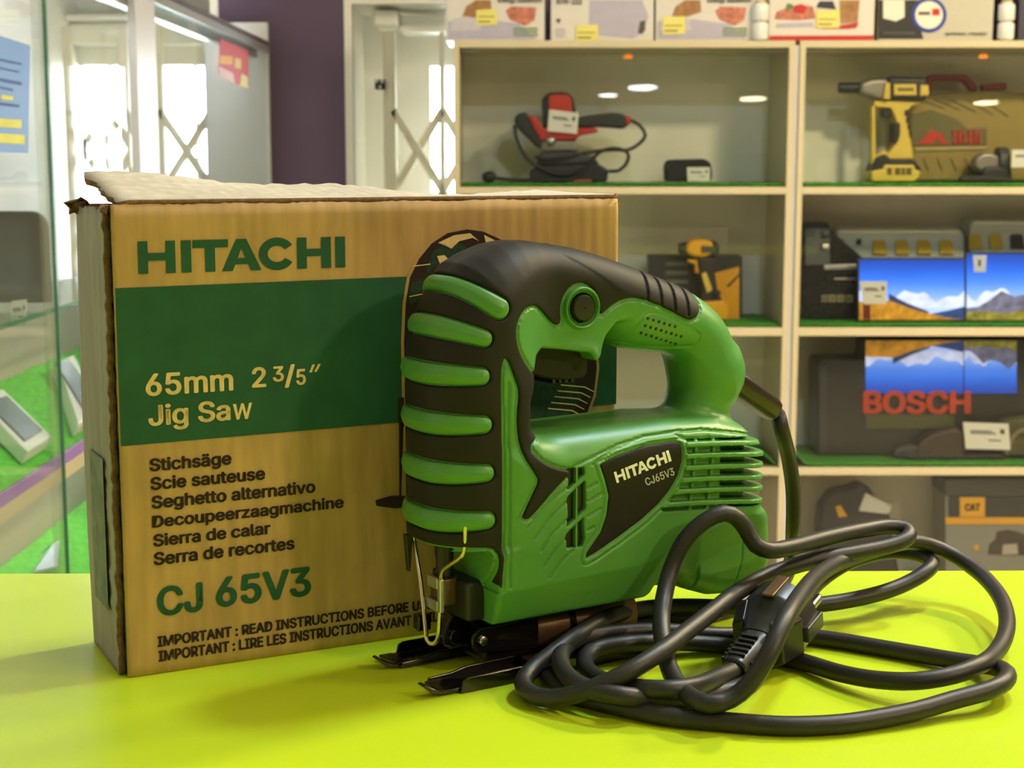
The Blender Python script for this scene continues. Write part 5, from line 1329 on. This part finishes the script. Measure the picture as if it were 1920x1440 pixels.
def kettle(P, e, Y, dz):
    P.p('printed_kettle', [(1106, 0), (1104, 62), (1126, 66), (1186, 72), (1206, 62), (1216, 30), (1204, 0)], .001, M_LILAC, -.001, .0003)
    P.p('printed_handle', [(1196, 62), (1200, 40), (1210, 38), (1210, 56), (1204, 64)], .001, M_INK, -.0016, .0003)
    P.p('printed_heart', [(1042, 38), (1046, 35), (1052, 36), (1048, 44)], .001, M_NAVY, -.0016, .0003)
    for k in range(3): P.p('printed_line', rectpx(1042, 54+6*k, 1060, 56.5+6*k), .001, M_LILAC, -.0016, .0002)
    ptext(e, 'ATH-233', 1043, 1091, 8, 12, Y, dz, M_NAVY); sticker(P, [(1079, 78), (1122, 77), (1121, 46), (1080, 47)])
topbox('white carton picturing a lilac kettle, with dark capitals and a low yellow sticker', 1033, 1225, .16, kettle)
topbox('lilac and white toaster carton between the kettle carton and the red striped carton', 1229, 1430, .15, toaster(1229, [(1242, 65), (1285, 63), (1284, 30), (1243, 32)]))
def foods(P, e, Y, dz):
    P.p('red_stripe', [(1442, 76), (1443, 67), (1638, 66), (1637, 75)], .001, M_RED, -.001, .0003)
    P.p('printed_salad', [(1452, 36), (1456, 22), (1478, 14), (1500, 8), (1524, 12), (1530, 34), (1500, 38)], .001, M_MEAT, -.001, .0003)
    P.p('printed_tomato', [(1486, 22), (1490, 10), (1504, 7), (1514, 14), (1506, 26)], .001, M_RED, -.0016, .0003)
    P.p('printed_leaf', [(1472, 18), (1476, 6), (1486, 8), (1488, 16)], .001, M_GPRINT, -.0016, .0003)
    P.p('printed_plate', [(1454, 52), (1456, 44), (1524, 42), (1526, 50)], .001, M_LILAC, -.001, .0003)
    P.p('printed_jug', [(1576, 44), (1574, 0), (1612, 0), (1608, 42)], .001, M_BREAD, -.001, .0003)
    P.p('printed_jug_lid', [(1530, 14), (1536, 2), (1562, 2), (1568, 18)], .001, M_NAVY, -.001, .0003)
    P.p('printed_base', [(1538, 54), (1572, 48), (1610, 42), (1606, 52), (1590, 54)], .001, M_RED, -.0016, .0003)
    sticker(P, [(1530, 53), (1574, 52), (1575, 18), (1531, 19)])
topbox('white carton with food pictures and a red stripe along its bottom', 1441, 1638, .17, foods)
def blue(P, e, Y, dz):
    P.p('black_panel', [(1647, 73), (1647, 0), (1730, 0), (1728, 60), (1732, 73)], .001, M_BLACK, -.001, .0003)
    for r, m, y in ((33, mat('blue_print', S((36, 62, 160)), .4), -.0022), (26, M_PAPER, -.003)):
        P.p('printed_ring', [(1742+r*math.cos(a), 28+r*math.sin(a)) for a in [2*math.pi*k/32 for k in range(32)]], .001, m, y, .0002)
    P.p('printed_cross', rectpx(1748, 16, 1762, 29), .001, M_RED, -.0036, .0002)
    P.p('printed_line', rectpx(1722, 22, 1744, 28), .001, M_INK, -.0036, .0002)
    P.p('paper_label', [(1656, 34), (1656, 0), (1696, 0), (1696, 32), (1680, 40)], .001, M_PAPER, -.0022, .0002)
    P.p('printed_line', rectpx(1656, 60, 1716, 64), .001, M_INK, -.0022, .0002)
    ptext(e, 'ШТРИХ-ПАКЕТ', 1773, 1852, 66, 5, Y, dz, M_INK)
topbox('black and grey carton with a blue ring emblem', 1647, 1861, .16, blue, mat('warm_grey_card', S((196, 192, 180)), .5, var=.02))
topbox('dark carton at the end of the top row, cut off by the frame', 1908, 2080, .16, lambda P, e, Y, dz: None, mat('navy_card', S((58, 58, 76)), .5))
for u, l in ((1425, 'small white tube holder between the toaster carton and the red striped carton'), (1885, 'small white tube holder beside the black and grey carton')):
    p = on_y(u, 76, YF+.012); p.z = ZTOP[1]+.0005
    e = empty('tube_holder', p); tag(e, l, 'holder')
    for k in range(2):
        mb = MB(); mb.lathe([(.016, .002+.042*k), (.0185, .006+.042*k), (.0185, .036+.042*k), (.016, .040+.042*k)], 24, Matrix.Translation(p), cap=True); mb.build('tube', mat('white_plastic', S((238, 238, 242)), .3, var=.01), e, smooth=True)
    mb = MB(); mb.lathe([(.012, 0), (.012, .09)], 18, Matrix.Translation(p)); mb.build('core', M_CREAM, e)
    rebase(e)
# ================================================================== glass showcase at the left
XG = -.60; XK = -.757
sc = empty('glass_showcase', (-.68, 2.6, 0)); tag(sc, 'tall glass showcase with sloping grass shelves beside the counter', 'showcase')
YS0, YS1 = 1.25, 3.88
def sbox(name, a, b, m, bev=.001):
    mb = MB(); mb.box(a, b); return mb.build(name, m, sc, bevel=bev)
M_ENDP = mat('grey_laminate', S((196, 196, 194)), .3, var=.03, vscale=6)
ze = on_y(470, 42, YS1).z
sbox('end_panel', (XK, YS1, 0), (XG, YS1+.018, ze), M_ENDP)
zr = CAMZ+.272
sbox('top_rail', (XG-.012, YS0, zr-.012), (XG+.004, YS1, zr+.004), M_ALU)
sbox('top_rail', (XG-.010, YS0, zr+.0045), (XG+.002, YS1, zr+.016), mat('dark_rail', S((84, 70, 80)), .5))
sbox('added_led_shield', (XG-.034, 1.5, zr-.030), (XG-.0125, 3.8, zr+.003), M_ALU)  # added shield that hides the glowing strip from the camera
sbox('added_led_strip', (XG-.0385, 1.55, zr-.026), (XG-.0345, 3.78, zr-.004), emit_mat('added_led_white', (.92, .97, 1), L_ADDED_LED), 0)  # added strip, turned to the wall to brighten it and the turf
M_LILACEDGE = mat('lilac_edge_foil', S((170, 130, 214)), .35, var=.1, vscale=12)
ygl = on_x(96, 300, XG).y
for a, b, off in ((YS0, ygl, 0), (ygl-.02, 2.60, .009), (2.60, YS1, 0)):
    sbox('glass_pane', (XG-.004-off, a, .02), (XG-off, b, zr-.013), M_GLASSLEFT, 0)
sbox('pane_edge', (XG-.004, ygl+.0003, .02), (XG+.0005, ygl+.004, zr-.013), M_GLASSEDGE, 0)
ya_ = on_x(262, 300, XG).y; yb_ = on_x(298, 300, XG).y
sbox('upright', (XG-.012, ya_, 0), (XG+.001, yb_, zr-.012), mat('white_aluminium', S((222, 222, 230)), .35, metal=.2, var=.02))
sbox('back_panel', (XK, YS0, 0), (XK+.006, YS1, 1.036), mat('beige_back', S((196, 190, 180)), .6, var=.05, vscale=5))
zg = CAMZ-.196
sbox('glass_shelf', (XK+.007, YS0, zg-.006), (XG-.014, 3.0, zg), M_GLASSLEFT, 0)
sbox('shelf_edge', (XG-.0138, YS0, zg-.006), (XG-.0128, 3.0, zg), M_GLASSEDGE, 0)
def slope(z0, edge):
    n = 10
    mb = MB(); mb.prism([Vector((XG-.014, YS0, z0)), Vector((XK+.007, YS0, z0+.073)), Vector((XK+.007, YS0, z0+.058)), Vector((XG-.014, YS0, z0-.018))], (0, YS1-YS0, 0)); mb.build('shelf', M_CREAM, sc)
    sbox('shelf_front', (XG-.0135, YS0, z0-.012), (XG-.0105, YS1, z0+.005), M_LILACEDGE if edge else M_CREAM, .001)
    sbox('shelf_front', (XG-.0135, YS0, z0-.032), (XG-.0105, YS1, z0-.0122), M_CREAM, .001)
    bm = bmesh.new(); nx, ny = 10, 170; vs = []
    for j in range(ny+1):
        for i in range(nx+1):
            t = i/nx; vs.append(bm.verts.new((XG-.014+(XK+.007-XG+.014)*t, YS0+(YS1-.001-YS0)*j/ny, z0+.073*t+.004+random.random()*.003)))
    for j in range(ny):
        for i in range(nx):
            k = j*(nx+1)+i; bm.faces.new((vs[k], vs[k+1], vs[k+nx+2], vs[k+nx+1]))
    me = bpy.data.meshes.new('grass_mat'); bm.to_mesh(me); bm.free(); o = link_mesh('grass_mat', me, M_TURFBRIGHT, smooth=True)
    return o
zs1, zs2 = CAMZ-.400, CAMZ-.671
tag(slope(zs1, True), 'bright green grass mat on the upper sloping shelf of the glass showcase', 'grass mat', 'artificial grass mats')
tag(slope(zs2, False), 'bright green grass mat on the lower sloping shelf of the glass showcase', 'grass mat', 'artificial grass mats')
sbox('added_led_strip', (XK+.02, 2.0, zs1-.005), (XK+.03, 3.4, zs1-.001), emit_mat('added_led_low', (.92, .97, 1), L_ADDED_LED*.5), 0)  # added glowing strip to brighten the lower turf
rebase(sc)
# goods in the showcase
def onslope(u, v, z0):
    d = Vector((XK+.007-XG+.014, 0, .073)); n = Vector((-d.z, 0, d.x)).normalized()
    if n.z < 0: n = -n
    p = on_plane(u, v, Vector((XG-.014, 0, z0))+n*.008, n)
    xc = min(max(p.x, XK+.034), XG-.020); p.z += (xc-p.x)*d.z/d.x; p.x = xc
    return p, n
def slab(e, name, px, z0, h0, h1, m, bev=.002):
    Q = [onslope(u, v, z0) for u, v in px]; n = Q[0][1]
    mb = MB(); mb.prism([q+n*h0 for q, _ in Q], n*(h1-h0)); return mb.build(name, m, e, bevel=bev)
M_WBOX = mat('white_phone_box', S((240, 240, 238)), .4, var=.01)
M_SLATE = mat('slate_screen', S((92, 104, 122)), .2, var=.05)
def inset(px, f): 
    c = (sum(p[0] for p in px)/4, sum(p[1] for p in px)/4); return [(c[0]+(u-c[0])*f, c[1]+(v-c[1])*f) for u, v in px]
def phonebox(label, px, z0, h):
    c = onslope(sum(p[0] for p in px)/4, sum(p[1] for p in px)/4, z0)[0]
    e = empty('phone_box', c); tag(e, label, 'phone box'); slab(e, 'box_tray', px, z0, 0, h, M_WBOX); slab(e, 'phone', inset(px, .72), z0, h-.001, h+.003, M_SLATE, .0015); rebase(e)
phonebox('white phone box on the grass shelf, its end hidden by the brown carton', [(72, 688), (108, 676), (212, 812), (168, 838)], zs1, .022)
phonebox('white phone box on the lilac edged grass shelf, cut off by the frame', [(-62, 770), (-6, 752), (86, 842), (40, 872)], zs1, .020)
px = [(-4, 985), (26, 976), (104, 1072), (56, 1084)]
e = empty('mobile_phone', onslope(40, 1030, zs2)[0]); tag(e, 'silver mobile phone lying on the lower grass shelf of the showcase', 'phone')
slab(e, 'phone_body', px, zs2, 0, .010, mat('silver_blue', S((168, 186, 206)), .25, metal=.5, var=.1)); slab(e, 'camera_bump', [(2, 1004), (14, 998), (26, 1012), (12, 1018)], zs2, .009, .013, M_BLACK); rebase(e)
e = empty('mobile_phone', onslope(145, 935, zs2)[0]); tag(e, 'thin dark phone leaning at the back of the lower grass shelf', 'phone')
slab(e, 'phone_body', [(121, 908), (128, 905), (164, 952), (158, 960)], zs2, 0, .010, mat('indigo_plastic', S((70, 70, 110)), .3)); rebase(e)
# black tablet on the glass shelf with its card
Yt = 2.13; mb = MB(); xr = on_y(91, 480, Yt).x; zt_, zb_ = on_y(60, 396, Yt).z, zg+.0006
r = .022; pts = [(XK+.009, zb_), (xr, zb_), (xr, zt_-r)]+[(xr-r+r*math.cos(math.radians(a)), zt_-r+r*math.sin(math.radians(a))) for a in range(15, 90, 15)]+[(xr-r, zt_), (XK+.009, zt_)]
e = empty('tablet', (-.69, Yt, zb_)); tag(e, 'black tablet standing on the glass shelf of the showcase', 'tablet')
mb.prism([Vector((x, Yt, z)) for x, z in pts], (0, .010, 0)); mb.build('tablet_body', M_BLACK, e, bevel=.002)
mb = MB(); mb.box((XK+.012, Yt-.0008, zb_+.01), (xr-.022, Yt+.0005, zt_-.012)); mb.build('tablet_screen', mat('dark_screen', S((56, 64, 72)), .08, var=.15, vscale=14), e); rebase(e)
card('white price card hanging from the glass shelf before the tablet', [(20, 613), (48, 609), (50, 561), (21, 565)], 1.96, 0)
# blue notice on the first pane, red leaflet on the last one
def pane_sheet(name, label, px, m, marks, xo=.0012):
    mb = MB(); mb.prism([on_x(u, v, XG+xo) for u, v in px], (.0006, 0, 0)); o = mb.build(name, m)
    for i, (q, mm) in enumerate(marks):
        mb = MB(); mb.prism([on_x(u, v, XG+xo+.0010) for u, v in q], (.0003, 0, 0)); mb.build('printed_block', mm, o)
    tag(o, label, 'notice'); return o
M_BLUEP = mat('blue_notice', S((120, 158, 220)), .5, var=.06, vscale=10); M_BTXT = mat('blue_ink', S((78, 106, 170)), .6); M_YH = mat('yellow_highlight', S((214, 214, 110)), .6)
ln = lambda a, b, v0, v1, s=.12: [(a, v1+s*a), (b, v1+s*b), (b, v0+s*b), (a, v0+s*a)]
pane_sheet('paper_notice', 'blue paper notice with yellow highlighted lines on the showcase glass', [(-40, 284), (52, 287), (56, 85), (-40, 55)], M_BLUEP,
           [(ln(-10, 40, 110, 114, .2), M_BTXT), (ln(-10, 36, 126, 129, .2), M_BTXT), (ln(-10, 40, 146, 152, .2), M_BTXT), (ln(-10, 24, 162, 166, .2), M_BTXT), (ln(-10, 36, 192, 197), M_BTXT), (ln(2, 24, 178, 186), M_YH), (ln(-10, 40, 222, 238, .08), M_YH), (ln(-10, 46, 250, 268, .06), M_YH)])
pane_sheet('paper_leaflet', 'red and yellow leaflet hanging at the far end of the showcase', [(410, 142), (448, 160), (466, 166), (465, 95), (412, 72)], mat('red_leaflet', S((200, 48, 66)), .5, var=.1),
           [([(413, 120), (436, 121), (436, 106), (413, 104)], M_DYEL), ([(440, 127), (452, 129), (452, 111), (440, 108)], M_YEL), ([(411, 142), (440, 156), (437, 138), (411, 124)], mat('pale_pink_print', S((226, 190, 200)), .5)), ([(450, 160), (465, 165), (464, 144), (453, 138)], mat('pale_yellow_print', S((226, 218, 150)), .5))], .0016)

bpy.context.view_layer.update()
for o in list(COL.objects):
    if o.parent is None and o.type == 'MESH' and 'category' in o and o.location.length < 1e-9: recentre(o)
